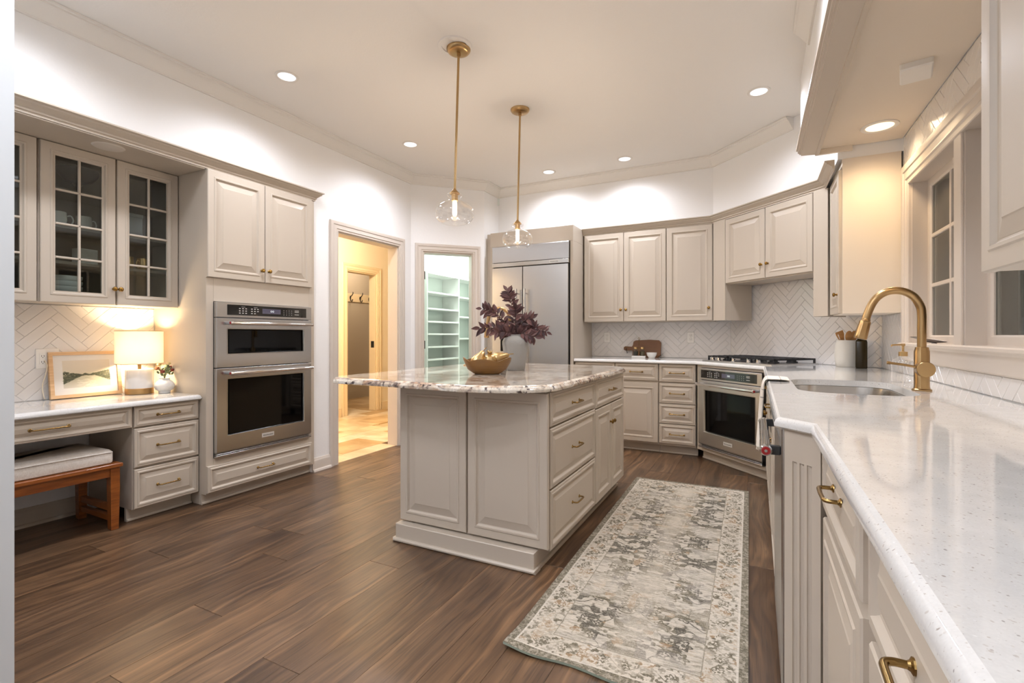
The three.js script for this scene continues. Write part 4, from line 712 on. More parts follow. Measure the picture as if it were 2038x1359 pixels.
// ---------------------------------------------------------------- on the desk
{
  const y = 0.756;
  const p = T('framed_landscape', 'framed landscape print with trees along water, leaning on the tiled wall', 'picture', [-3.885, y, -1.375], 90), w = 0.378, h = 0.298, f = 0.021, a = -0.14;
  const tl = (g) => g.rotateX(a);
  M(p, 'frame', tl(loft([[0, 0.004], [w, 0.004], [w, h], [0, h]], [[0, -0.022], [0, -0.001], [0.001, 0], [f - 0.001, 0], [f, -0.001], [f, -0.006], [f, -0.022]], { cap0: false, cap1: false, crease: 0 })), mat.paleWood);
  const art = canvasTex(768, 600, (g, W, H) => {
    g.fillStyle = '#dcd8d2'; g.fillRect(0, 0, W, H);
    const x0 = W * 0.135, x1 = W * 0.885, y0 = H * 0.13, y1 = H * 0.83;
    const gr = g.createLinearGradient(0, y0, 0, y1); gr.addColorStop(0, '#d3c9ba'); gr.addColorStop(0.45, '#d0c6b2'); gr.addColorStop(0.62, '#aaa58f'); gr.addColorStop(1, '#c4bfb2'); g.fillStyle = gr; g.fillRect(x0, y0, x1 - x0, y1 - y0);
    let s = 7; const q = () => { s = (s * 16807) % 2147483647; return s / 2147483647; };
    const greens = ['#2c3126', '#3c432e', '#1d211b', '#4b5038', '#30362a', '#5c5f47'], hz = y0 + (y1 - y0) * 0.56;
    for (let i = 0; i < 900; i++) { const t = q(), x = mix(x0 + 8, x1 - 8, t), k = Math.max(Math.pow(Math.abs(t - 0.47) * 2, 1.1), 0.16 + 0.25 * Math.pow(Math.abs(Math.sin(t * 17)), 3)), hh = H * 0.12 * k; g.globalAlpha = 0.55; g.fillStyle = greens[Math.floor(q() * 6)]; g.beginPath(); g.ellipse(x, hz - q() * hh, 4 + 7 * q(), 3 + 5 * q(), q() * 3, 0, 6.3); g.fill(); }
    for (let i = 0; i < 700; i++) { const side = q() < 0.55, t = Math.pow(q(), 1.4), x = side ? x0 + 10 + t * (x1 - x0) * 0.36 : x1 - 10 - t * (x1 - x0) * 0.3, m = side ? 1 - t : 0.75 * (1 - t); g.globalAlpha = 0.42; g.fillStyle = greens[Math.floor(q() * 5)]; g.beginPath(); g.ellipse(x, hz + 4 + q() * H * 0.19 * m, 14 * q() + 6, 3 + 3 * q(), 0, 0, 6.3); g.fill(); }
    for (let i = 0; i < 160; i++) { g.globalAlpha = 0.25; g.fillStyle = q() < 0.5 ? '#f4f1e8' : '#b9c0ab'; g.beginPath(); g.ellipse(mix(x0 + 60, x1 - 60, 0.25 + 0.5 * q()), hz + 10 + q() * (y1 - hz - 20), 30 * q() + 8, 2 + 3 * q(), 0, 0, 6.3); g.fill(); }
    g.globalAlpha = 1; g.strokeStyle = '#dcd8d2'; g.lineWidth = 6; g.strokeRect(x0, y0, x1 - x0, y1 - y0);
  });
  M(p, 'print', tl(fit(bx(f, w - f, f, h - f, -0.012, -0.008, 0), f, w - f, f, h - f)), std({ map: art, roughness: 0.6 }), true);
  M(p, 'backing', tl(bx(0.008, w - 0.008, 0.01, h - 0.008, -0.02, -0.013, 0)), mat.paleWood);
  const lx = -3.795, lz = -1.811, l = T('table_lamp', 'lit table lamp with white drum shade and marble base on the desk', 'lamp', [lx, y, lz]);
  M(l, 'base_band', lathe([[0, 0], [0.079, 0], [0.081, 0.002], [0.081, 0.038], [0.079, 0.04], [0, 0.04]], 48), mat.brassBrushed);
  M(l, 'base', lathe([[0, 0.04], [0.0795, 0.04], [0.0795, 0.163], [0.076, 0.168], [0, 0.168]], 48), phy({ color: 0xe6e4e2, roughness: 0.25, clearcoat: 0.3 }));
  M(l, 'neck', [cyl([0, 0.168, 0], [0, 0.20, 0], 0.01, 16), cyl([0, 0.2, 0], [0, 0.25, 0], 0.016, 16)], mat.brassBrushed);
  M(l, 'shade', lathe([[0.134, 0.208], [0.1355, 0.208], [0.1355, 0.43], [0.134, 0.43], [0.134, 0.209]], 64), mat.lampShade);
  M(l, 'shade_ring', [new THREE.TorusGeometry(0.1345, 0.002, 8, 64).rotateX(PI / 2).translate(0, 0.43, 0), new THREE.TorusGeometry(0.1345, 0.002, 8, 64).rotateX(PI / 2).translate(0, 0.208, 0), cyl([-0.133, 0.213, 0], [0.133, 0.213, 0], 0.002, 6)], mat.brassBrushed);
  M(l, 'bulb', lathe([[0, 0.25], [0.014, 0.252], [0.018, 0.27], [0.03, 0.30], [0.03, 0.315], [0.018, 0.335], [0, 0.34]], 24), glow(0xffd08a, 8));
  const pl = new THREE.PointLight(0xffe2b8, LAMP_POWER, 0, 2); pl.position.set(0, 0.31, 0); pl.castShadow = true; pl.shadow.radius = 3; l.add(pl);
  tag(M(scene, 'lamp_cord', tube([[-3.93, y + 0.004, -1.366], [-3.915, y + 0.02, -1.352], [-3.918, y + 0.09, -1.346], [-3.91, y + 0.16, -1.358], [-3.908, y + 0.215, -1.364], [-3.93, y + 0.245, -1.36]], 0.0026, 60, 8), mat.cord), 'cream lamp cord looping down from the outlet left of the framed landscape', 'cord');
  const o = T('double_outlet', 'white double outlet plate in the tile behind the framed landscape', 'outlet', [NX + 0.006, 1.012, -1.378], 90);
  M(o, 'plate', loft(rrect(-0.056, 0.056, -0.062, 0.062, 0.004, 3), [[0, 0], [0, 0.003], [0.003, 0.006]], {}), mat.plastic);
  for (const x of [-0.024, 0.024]) { const r = M(o, 'receptacle', bx(x - 0.016, x + 0.016, -0.034, 0.034, 0.006, 0.0085), mat.plastic); for (const yy of [-0.019, 0.017]) M(r, 'slot', [bx(x - 0.007, x - 0.0045, yy - 0.005, yy + 0.005, 0.0085, 0.0088, 0), bx(x + 0.0045, x + 0.007, yy - 0.005, yy + 0.005, 0.0085, 0.0088, 0), bx(x - 0.002, x + 0.002, yy - 0.012, yy - 0.008, 0.0085, 0.0088, 0)], mat.black); }
  const v = T('bud_vase', 'small round white vase on the desk, right of the lit lamp', 'vase', [-3.685, y, -1.912]);
  M(v, 'body', lathe([[0, 0], [0.034, 0], [0.036, 0.004], [0.034, 0.012], [0.05, 0.024], [0.061, 0.045], [0.06, 0.062], [0.048, 0.08], [0.033, 0.09], [0.03, 0.098], [0.033, 0.104], [0.028, 0.103], [0.026, 0.092], [0, 0.07]], 40), mat.ceramic);
  const fl = [[-0.075, 0.175, 0.03, 'bloomRust'], [-0.045, 0.152, 0.045, 'bloomRed'], [0.02, 0.205, 0.02, 'bloomCream'], [0.02, 0.17, -0.01, 'leafGreen'], [-0.03, 0.2, -0.02, 'bloomCream'], [0.065, 0.175, -0.035, 'bloomRed'], [0.075, 0.155, -0.02, 'bloomRed'], [0.04, 0.185, -0.03, 'leafGreen']];
  fl.forEach(([a1, h1, b1, m], i) => {
    const zc = -a1 * 0.8, xc = b1;          // spread along the wall
    const s = T('flower_stem', ['rust bloom at the left of the small white vase', 'dark red bloom low at the left in the small white vase', 'tall cream bloom in the small white vase, nearest the room', 'sage green sprig in the middle of the small white vase', 'cream bloom beside the lamp in the small white vase', 'dark red bloom high at the right in the small white vase', 'dark red bloom low at the right in the small white vase', 'sage green sprig leaning right in the small white vase'][i], 'flower', [-3.685, y + 0.075, -1.912], 0, 'flowers in the small white vase');
    M(s, 'stem', tube([[0, 0, 0], [xc * 0.25, 0.05, zc * 0.2], [xc, h1 - 0.075, zc]], 0.0018, 10, 6), mat.stem);
    const gs = []; for (let k = 0; k < 9; k++) { const an = k * 2.4, r = 0.008; gs.push(new THREE.SphereGeometry(0.0065, 8, 6).scale(1, 1.3, 1).translate(xc + r * Math.cos(an) * (k ? 1 : 0), h1 - 0.075 + 0.004 * Math.sin(k * 1.7), zc + r * Math.sin(an) * (k ? 1 : 0))); }
    M(s, 'bloom', gs, mat[m]);
    M(s, 'leaf', [0, 1].map((k) => new THREE.SphereGeometry(0.012, 8, 6).scale(0.35, 1, 0.6).rotateX(k ? 0.7 : -0.6).translate(xc * 0.7 + 0.006, (h1 - 0.075) * 0.72, zc * 0.75 + (k ? 0.01 : -0.01))), mat.leafGreen);
  });
}
// ---------------------------------------------------------------- crockery behind the glass doors
{
  const cup = (name, label, x, yy, z, m, ang, group, r = 0.042, h = 0.088) => { const c = T(name, label, 'mug', [x, yy, z], ang, group); M(c, 'body', lathe([[0, 0], [r * 0.72, 0], [r * 0.8, 0.004], [r, h * 0.45], [r * 0.92, h], [r * 0.86, h], [r * 0.92, h * 0.45], [r * 0.6, 0.008], [0, 0.008]], 28), m); M(c, 'handle', tube([[r * 0.92, h * 0.75, 0], [r * 1.35, h * 0.8, 0], [r * 1.6, h * 0.5, 0], [r * 1.35, h * 0.22, 0], [r * 0.95, h * 0.25, 0]], 0.0045, 18, 8), m); };
  cup('mug', 'white mug at the left on the mug shelf behind left glass door', -3.77, 1.816, -1.368, mat.ceramic, 70, 'white mugs');
  cup('mug', 'white mug at the right on the mug shelf behind left glass door', -3.79, 1.816, -1.5, mat.ceramic, 95, 'white mugs');
  cup('mug', 'gold mug at the left behind the right glass door', -3.76, 1.601, -1.725, mat.gold, 200, 'gold mugs', 0.034, 0.082);
  cup('mug', 'gold mug with visible handle at the right behind the right glass door', -3.78, 1.601, -1.82, mat.gold, -60, 'gold mugs', 0.034, 0.082);
  const k = T('compote', 'dark footed bowl on the top shelf behind left glass door', 'bowl', [-3.79, 2.036, -1.47]);
  M(k, 'foot', lathe([[0, 0], [0.045, 0], [0.04, 0.008], [0.016, 0.02], [0.014, 0.05], [0.03, 0.07]], 28), mat.iron); M(k, 'bowl', lathe([[0.02, 0.066], [0.07, 0.085], [0.1, 0.125], [0.105, 0.15], [0.1, 0.15], [0.066, 0.095], [0, 0.08]], 32), mat.iron);
  for (let i = 0; i < 4; i++) { const b = T('bowl', ['lowest', 'second lowest', 'second highest', 'topmost'][i] + ' of the stacked white bowls behind left glass door', 'bowl', [-3.79, 1.3705 + i * 0.032, -1.40], 0, 'stacked white bowls'); M(b, 'bowl', lathe([[0, 0], [0.045, 0], [0.075, 0.012], [0.088, 0.034], [0.09, 0.052], [0.086, 0.052], [0.072, 0.016], [0.045, 0.006], [0, 0.006]], 32), mat.ceramic); }
  const bx1 = T('storage_box', 'pale grey box standing behind the right glass door', 'box', [-3.85, 1.816, -1.76], 90); M(bx1, 'body', bx(-0.1, 0.07, 0, 0.15, -0.07, 0.06, 0.004), std({ color: 0xc9cdd4, roughness: 0.6 })); M(bx1, 'lid', bx(-0.103, 0.073, 0.15, 0.172, -0.073, 0.063, 0.004), std({ color: 0xd6d9de, roughness: 0.6 }));
  const nb = T('napkin_block', 'small patterned cream block on the shelf below the white mugs', 'box', [-3.8, 1.601, -1.51], 100); M(nb, 'block', bx(-0.05, 0.05, 0, 0.1, -0.04, 0.04, 0.004), mat.linen);
}
// ---------------------------------------------------------------- island things
const IY = 0.916;
{
  const vx = -1.49, vz = -3.0;
  const v = T('grey_vase', 'matte grey jar vase holding burgundy branches on the island', 'vase', [vx, IY, vz]);
  M(v, 'body', lathe([[0, 0], [0.06, 0], [0.063, 0.004], [0.073, 0.06], [0.086, 0.13], [0.093, 0.18], [0.092, 0.2], [0.08, 0.222], [0.06, 0.232], [0.054, 0.238], [0.056, 0.246], [0.05, 0.247], [0.046, 0.236], [0.05, 0.22], [0.06, 0.19], [0, 0.12]], 48), mat.vaseGrey);
  const leafG = [0, 1].map((k) => { const a = [], n = 6, w = k ? 0.011 : 0.013, L = 0.058; const at = (t, s) => { const q = Math.sin(PI * Math.pow(t, 0.8)) * w * s; return [q, t * L, -0.012 * t * t * (k ? 1.4 : 0.6) + Math.abs(q) * 0.45]; };
    for (let i = 0; i < n; i++) for (const s of [-1, 1]) { const t0 = i / n, t1 = (i + 1) / n, p = at(t0, 0), q = at(t1, 0), r = at(t1, s), u = at(t0, s); if (s > 0) a.push(...p, ...u, ...r, ...p, ...r, ...q); else a.push(...p, ...r, ...u, ...p, ...q, ...r); }
    return tri(a, 0.3); });
  // view-plane axes at the vase: right is (0.892, 0, 0.4515)... branches spread in it and in depth
  const br = [['leaning far left, low', [-0.245, 0.06, 0.02], 11], ['leaning left with raised tip', [-0.235, 0.195, -0.03], 12], ['nearly upright, the tallest', [-0.06, 0.32, -0.03], 13], ['upright beside the tallest one', [0.0, 0.19, 0.04], 9], ['arching right above the vase rim', [0.105, 0.125, 0.03], 9], ['reaching far right and drooping', [0.215, 0.055, 0.0], 12], ['low at the front left of the rim', [-0.13, 0.03, 0.08], 8], ['low at the front right, hanging over the rim', [0.13, 0.0, 0.07], 9]];
  br.forEach(([l, [dx, dy, dz], n], i) => {
    const g = T('branch', 'burgundy leafy branch in the grey vase, ' + l, 'branch', [vx, IY + 0.2, vz], rad(0), 'burgundy branches in the grey vase');
    g.rotation.y = -0.4684 * -1; // spread across the view of the room's long axis
    const P = [[0, -0.03, 0], [dx * 0.12, 0.05, dz * 0.3], [dx * 0.55, 0.045 + dy * 0.75, dz * 0.8], [dx, 0.03 + dy + (i === 5 ? -0.02 : 0), dz]];
    const c = new THREE.CatmullRomCurve3(P.map(V3)); M(g, 'twig', new THREE.TubeGeometry(c, 20, 0.0022, 6), mat.twig);
    n = Math.round(n * 1.5); for (let k = 0; k < n * 2; k++) {
      const t = k === 0 ? 1 : 0.24 + 0.74 * (k / (n * 2)), p = c.getPoint(t), d = c.getTangent(t), m = new THREE.Mesh(leafG[k % 2], [mat.leaf, mat.leaf2, mat.leaf3][Math.floor(rnd() * 3)]); m.name = 'leaf'; m.castShadow = m.receiveShadow = true;
      const side = k === 0 ? 0 : (k % 2 ? 1 : -1), perp = new THREE.Vector3(-d.y, d.x, R(-0.6, 0.6)).normalize(), dir = d.clone().multiplyScalar(k === 0 ? 1 : 0.55).addScaledVector(perp, side * 0.8).add(new THREE.Vector3(R(-0.25, 0.25), R(-0.3, 0.25), R(-0.55, 0.55))).normalize();
      const z = new THREE.Vector3(R(-0.5, 0.5), R(0, 0.5), 1).normalize(), x = new THREE.Vector3().crossVectors(dir, z).normalize(), zz = new THREE.Vector3().crossVectors(x, dir);
      m.quaternion.setFromRotationMatrix(new THREE.Matrix4().makeBasis(x, dir, zz)); m.position.copy(p); m.scale.setScalar(R(0.75, 1.25)); g.add(m);
    }
  });
  // scalloped wooden bowl with golden fruit
  const bo = T('scalloped_bowl', 'carved wooden bowl with scalloped rim holding golden fruit on the island', 'bowl', [-1.5, IY, -2.62], 0);
  bo.rotation.y = 0.4684;
  const a = [], N = 64, prof = (th) => { const sc = 0.011 * (Math.abs(Math.sin(th * 2.5 + 0.4)) - 0.4) * 1.6, e = 0.012 * Math.pow(Math.abs(Math.cos(th)), 3); return [[0, 0, 0.001], [0.5, 0.5, 0], [0.56, 0.56, 0.004], [0.8, 0.8, 0.03], [0.97, 0.96, 0.066 + sc + e], [1.0, 1.0, 0.084 + sc + e], [0.965, 0.95, 0.085 + sc + e], [0.9, 0.88, 0.06], [0.7, 0.7, 0.028], [0.4, 0.4, 0.012], [0, 0, 0.011]]; };
  for (let i = 0; i < N; i++) { const t0 = i / N * 2 * PI, t1 = (i + 1) / N * 2 * PI, A = prof(t0), B = prof(t1), pt = (q, th) => [q[0] * 0.152 * Math.cos(th), q[2], q[1] * 0.088 * Math.sin(th)]; for (let j = 0; j + 1 < A.length; j++) a.push(...pt(A[j], t0), ...pt(A[j + 1], t0), ...pt(B[j + 1], t1), ...pt(A[j], t0), ...pt(B[j + 1], t1), ...pt(B[j], t1)); }
  M(bo, 'bowl', tri(a, 0.7), mat.woodBowl);
  const fr = (name, label, dx, dy, dz, rx, rz, round) => {
    const px = -1.5 + dx * 0.892, pz = -2.62 - dx * 0.4515 + dz, f = T(name, label, 'fruit', [px, IY + dy, pz], 0, 'golden fruit in the wooden bowl'); f.rotation.set(rx, 0.4684, rz); f.scale.setScalar(1.22);
    M(f, 'body', lathe(round ? [[0, -0.036], [0.02, -0.034], [0.037, -0.014], [0.038, 0.006], [0.026, 0.028], [0.01, 0.034], [0.012, 0.046], [0.008, 0.044], [0, 0.034]] : [[0, -0.034], [0.018, -0.034], [0.034, -0.016], [0.036, 0.0], [0.028, 0.022], [0.017, 0.042], [0.012, 0.056], [0.006, 0.061], [0, 0.06]], 24), mat.gold);
    if (!round) M(f, 'stem', tube([[0, 0.058, 0], [0.001, 0.072, 0.001], [0.005, 0.084, 0.002]], 0.002, 8, 6), mat.brassDark); else M(f, 'crown', [0, 1, 2, 3, 4].map((k) => cyl([0.008 * Math.cos(k * 1.257), 0.042, 0.008 * Math.sin(k * 1.257)], [0.015 * Math.cos(k * 1.257), 0.056, 0.015 * Math.sin(k * 1.257)], 0.003, 6, 0.001)), mat.brassDark);
  };
  fr('golden_pear', 'golden pear leaning at the left in the scalloped wooden bowl', -0.058, 0.078, 0, 0, -0.5, false);
  fr('golden_pomegranate', 'golden round fruit with a crown, middle of the scalloped wooden bowl', 0.024, 0.082, 0.012, 0.25, -0.1, true);
  fr('golden_pear', 'golden pear lying at the right in the scalloped wooden bowl, stem outward', 0.058, 0.094, -0.02, 0.1, -1.25, false);
  // prep faucet
  const f = T('prep_faucet', 'brass gooseneck prep faucet on the island, half hidden by the branches', 'faucet', [-1.74, IY, -3.40], 0); f.rotation.y = 0.4684;
  M(f, 'base', lathe([[0, 0], [0.028, 0], [0.028, 0.004], [0.022, 0.008], [0.022, 0.1], [0.018, 0.108], [0.0135, 0.112], [0, 0.112]], 24), mat.brassBrushed);
  M(f, 'spout', tube([[0, 0.1, 0], [0, 0.28, 0], [0, 0.36, 0], [-0.02, 0.425, 0], [-0.085, 0.455, 0], [-0.15, 0.42, 0], [-0.172, 0.35, 0], [-0.178, 0.31, 0]], 0.0125, 48, 12), mat.brassBrushed);
  M(f, 'spray_head', lathe([[0.014, 0.09], [0.017, 0.08], [0.02, 0.006], [0.018, 0], [0, 0.001]], 24).rotateZ(-0.06).translate(-0.184, 0.222, 0), mat.brassBrushed);
  const bt = T('sink_button', 'small flat brass button set in the far left of the granite island top', 'button', [-2.08, IY, -3.30]); M(bt, 'cap', lathe([[0, 0.009], [0.018, 0.009], [0.02, 0.006], [0.025, 0.003], [0.025, 0]], 24), mat.brassBrushed);
}
// ---------------------------------------------------------------- back counter
const CY = 0.9155;
{
  const b = T('cutting_board', 'brown wooden cutting board with handle, leaning on the back tile', 'cutting board', [-1.08, CY, -5.40]), w = 0.152, h = 0.196, pts = [];
  for (const [x, yy] of rrect(-w, w, 0, h, 0.035, 6)) pts.push([x, yy]);
  const body = [[w - 0.03, 0], [w, 0.03], [w, h - 0.03], [w - 0.02, h - 0.004], [0.03, h + 0.002], [-w + 0.03, h - 0.006], [-w + 0.006, h - 0.02], [-w, h - 0.06], [-w - 0.01, h - 0.078], [-w - 0.085, h - 0.074], [-w - 0.1, h - 0.085], [-w - 0.1, h - 0.11], [-w - 0.085, h - 0.12], [-w - 0.01, h - 0.118], [-w, h - 0.13], [-w, 0.02], [-w + 0.02, 0]];
  M(b, 'board', loft(body, [[0.002, -0.018], [0, -0.016], [0, -0.002], [0.003, 0]], {}).rotateX(-0.2), mat.board);
  M(b, 'loop', tube([[-w - 0.07, h - 0.1, -0.016], [-w - 0.066, h - 0.115, -0.008], [-w - 0.06, h - 0.15, -0.014], [-w - 0.066, h - 0.155, -0.014]], 0.003, 14, 6), mat.black);
  const c = T('spice_caddy', 'small white tray with brass wire handle carrying two spice jars', 'caddy', [-1.135, CY, -5.29]);
  M(c, 'tray', loft(rrect(-0.073, 0.073, -0.035, 0.035, 0.008, 3), [[0.002, 0], [0, 0.003], [0, 0.022], [0.003, 0.022], [0.004, 0.008]], {}).rotateX(-PI / 2), mat.ceramic);
  M(c, 'handle', tube([[0, 0.01, 0], [0, 0.19, 0], [-0.012, 0.205, 0], [0, 0.218, 0], [0.012, 0.205, 0], [0, 0.19, 0]], 0.002, 40, 6, 0.4), mat.brass);
  [-0.036, 0.036].forEach((x, i) => { const j = T('spice_jar', ['left', 'right'][i] + ' glass spice jar with gold lid in the small white tray', 'jar', [-1.135 + x, CY + 0.0085, -5.29], 0, 'spice jars in the white tray'); M(j, 'glass', lathe([[0, 0], [0.024, 0], [0.026, 0.004], [0.026, 0.07], [0.02, 0.082], [0.02, 0.09]], 24), mat.pane); M(j, 'contents', lathe([[0, 0.002], [0.023, 0.002], [0.0235, 0.06], [0, 0.064]], 20), std({ color: i ? 0x6d5c40 : 0x4a4238, roughness: 0.9 })); M(j, 'lid', lathe([[0.0215, 0.086], [0.0215, 0.104], [0.019, 0.107], [0, 0.107]], 24), mat.gold); });
  const o = T('white_bowl', 'small white bowl in front of the wooden cutting board', 'bowl', [-1.0, CY, -5.29]); M(o, 'bowl', lathe([[0, 0], [0.03, 0], [0.033, 0.004], [0.05, 0.03], [0.056, 0.058], [0.053, 0.058], [0.045, 0.03], [0.028, 0.008], [0, 0.008]], 32), mat.ceramic);
  [[-1.535, 'white outlet on the back tile, between refrigerator and cutting board'], [-0.625, 'white outlet on the back tile, between cutting board and cooktop']].forEach(([x, l]) => { const t = T('wall_outlet', l, 'outlet', [x, 1.135, ZB + 0.0058], 0, 'outlets on the back tile'); M(t, 'plate', loft(rrect(-0.036, 0.036, -0.058, 0.058, 0.004, 3), [[0, 0], [0, 0.003], [0.003, 0.006]], {}), mat.plastic); for (const yy of [-0.02, 0.02]) { const r = M(t, 'receptacle', lathe([[0, 0.002], [0.015, 0.002], [0.017, 0]], 20).rotateX(PI / 2).translate(0, yy, 0.006), mat.plastic); M(r, 'slot', [bx(-0.007, -0.0045, yy - 0.002, yy + 0.006, 0.008, 0.0083, 0), bx(0.0045, 0.007, yy - 0.002, yy + 0.006, 0.008, 0.0083, 0), bx(-0.002, 0.002, yy - 0.009, yy - 0.005, 0.008, 0.0083, 0)], mat.black); } });
  // gas cooktop on the diagonal
  const k = T('gas_cooktop', 'stainless gas cooktop with black iron grates and five knobs in the corner', 'cooktop', [-0.5, CY, -4.847], -45), s0 = -0.04, s1 = 0.765, d0 = -0.095, d1 = -0.60;
  M(k, 'tray', loft([[s0, -d0], [s1, -d0], [s1, -d1], [s0, -d1]].map(([x, yy]) => [x, yy]), [[0, 0], [0, 0.006], [0.006, 0.010], [0.012, 0.009]], {}).rotateX(-PI / 2), mat.steel);
  const gw = (s1 - s0 - 0.03) / 3;
  for (let i = 0; i < 3; i++) {
    const x0 = s0 + 0.015 + i * gw + 0.003, x1 = x0 + gw - 0.006, z1 = i === 1 ? d0 - 0.06 : d0 - 0.05, z0 = d1 + 0.015, y0 = 0.036, y1 = 0.05, g = [bx(x0, x1, y0, y1, z1 - 0.012, z1, 0.002), bx(x0, x1, y0, y1, z0, z0 + 0.012, 0.002), bx(x0, x0 + 0.012, y0, y1, z0, z1, 0.002), bx(x1 - 0.012, x1, y0, y1, z0, z1, 0.002)];
    for (let q = 1; q < 7; q++) { const zz = mix(z0, z1, q / 7); g.push(bx(x0, x1, y0 + 0.002, y1 + 0.002, zz - 0.005, zz + 0.005, 0.002)); }
    for (const xx of [(x0 + x1) / 2]) g.push(bx(xx - 0.005, xx + 0.005, y0, y1, z0, z1, 0.002));
    for (const xx of [x0, x1 - 0.014]) for (const zz of [z0, z1 - 0.014]) g.push(bx(xx, xx + 0.014, 0.009, y0, zz, zz + 0.014, 0.002));
    M(k, 'grate', g, mat.iron);
    for (const zz of i === 1 ? [(z0 + z1) / 2] : [mix(z0, z1, 0.26), mix(z0, z1, 0.72)]) M(k, 'burner', lathe([[0, 0.03], [0.03, 0.03], [0.032, 0.026], [0.032, 0.022], [0.042, 0.02], [0.045, 0.009]], 24).translate((x0 + x1) / 2, 0, zz), mat.black);
  }
  for (const x of [0.075, 0.15, 0.33, 0.5, 0.605]) { const n = M(k, 'knob', lathe([[0.02, 0.009], [0.02, 0.014], [0.0165, 0.016], [0.0155, 0.034], [0.012, 0.037], [0, 0.037]], 20).translate(x, 0, d0 - 0.028), mat.chrome); M(n, 'grip', bx(x - 0.0035, x + 0.0035, 0.035, 0.044, d0 - 0.044, d0 - 0.012, 0.0015), mat.chrome); }
  const cr = T('utensil_crock', 'cream stoneware crock full of wooden utensils in the right corner', 'crock', [0.62, CY, -4.485]);
  M(cr, 'body', lathe([[0, 0], [0.066, 0], [0.07, 0.004], [0.077, 0.06], [0.078, 0.12], [0.072, 0.175], [0.066, 0.188], [0.064, 0.2], [0.066, 0.205], [0.06, 0.205], [0.06, 0.188], [0.068, 0.12], [0.062, 0.012], [0, 0.012]], 40), mat.crock);
  const ut = (name, label, bx0, bz0, tx, ty, tz, geo) => { const u = T(name, label, 'utensil', [0.62, CY + 0.018, -4.485], 0, 'wooden utensils in the crock'); M(u, 'handle', cyl([bx0, 0, bz0], [tx, ty, tz], 0.0055, 10), mat.spoonWood); const d = V3([tx - bx0, ty, tz - bz0]).normalize(), q = new THREE.Quaternion().setFromUnitVectors(new THREE.Vector3(0, 1, 0), d); M(u, 'head', geo.rotateY(0.45).applyQuaternion(q).translate(tx, ty, tz), mat.spoonWood); };
  ut('slotted_spatula', 'slotted wooden spatula at the left in the crock', 0.02, 0.0, -0.028, 0.175, 0.01, loft([[-0.014, -0.005], [0.014, -0.005], [0.03, 0.055], [0.028, 0.085], [-0.03, 0.078], [-0.03, 0.055]], [[0, -0.003], [0, 0.003]], { hole: [[-0.017, 0.02], [-0.008, 0.02], [-0.01, 0.062], [-0.02, 0.062]] }));
  ut('wooden_spoon', 'wooden spoon in the middle of the crock', -0.02, 0.01, 0.008, 0.185, 0.012, new THREE.SphereGeometry(0.027, 20, 14).scale(1, 1.5, 0.3).translate(0, 0.034, 0));
  ut('wooden_spatula', 'plain wooden spatula at the right in the crock, behind the faucet head', -0.01, -0.02, 0.04, 0.18, -0.02, loft(rrect(-0.024, 0.024, -0.01, 0.08, 0.02, 5), [[0.001, -0.003], [0, 0], [0.001, 0.003]], {}));
  const bt = T('dark_bottle', 'dark square glass bottle standing beside the utensil crock', 'bottle', [0.692, CY, -4.345], -8);
  M(bt, 'body', loft(rrect(-0.036, 0.036, -0.036, 0.036, 0.01, 4), [[0.004, 0], [0, 0.004], [0, 0.19], [0.004, 0.205], [0.016, 0.214], [0.026, 0.217]], {}).rotateX(-PI / 2), mat.bottle); M(bt, 'neck', lathe([[0.0145, 0.216], [0.0145, 0.25], [0.016, 0.252], [0.016, 0.268], [0, 0.269]], 20), mat.black);
}
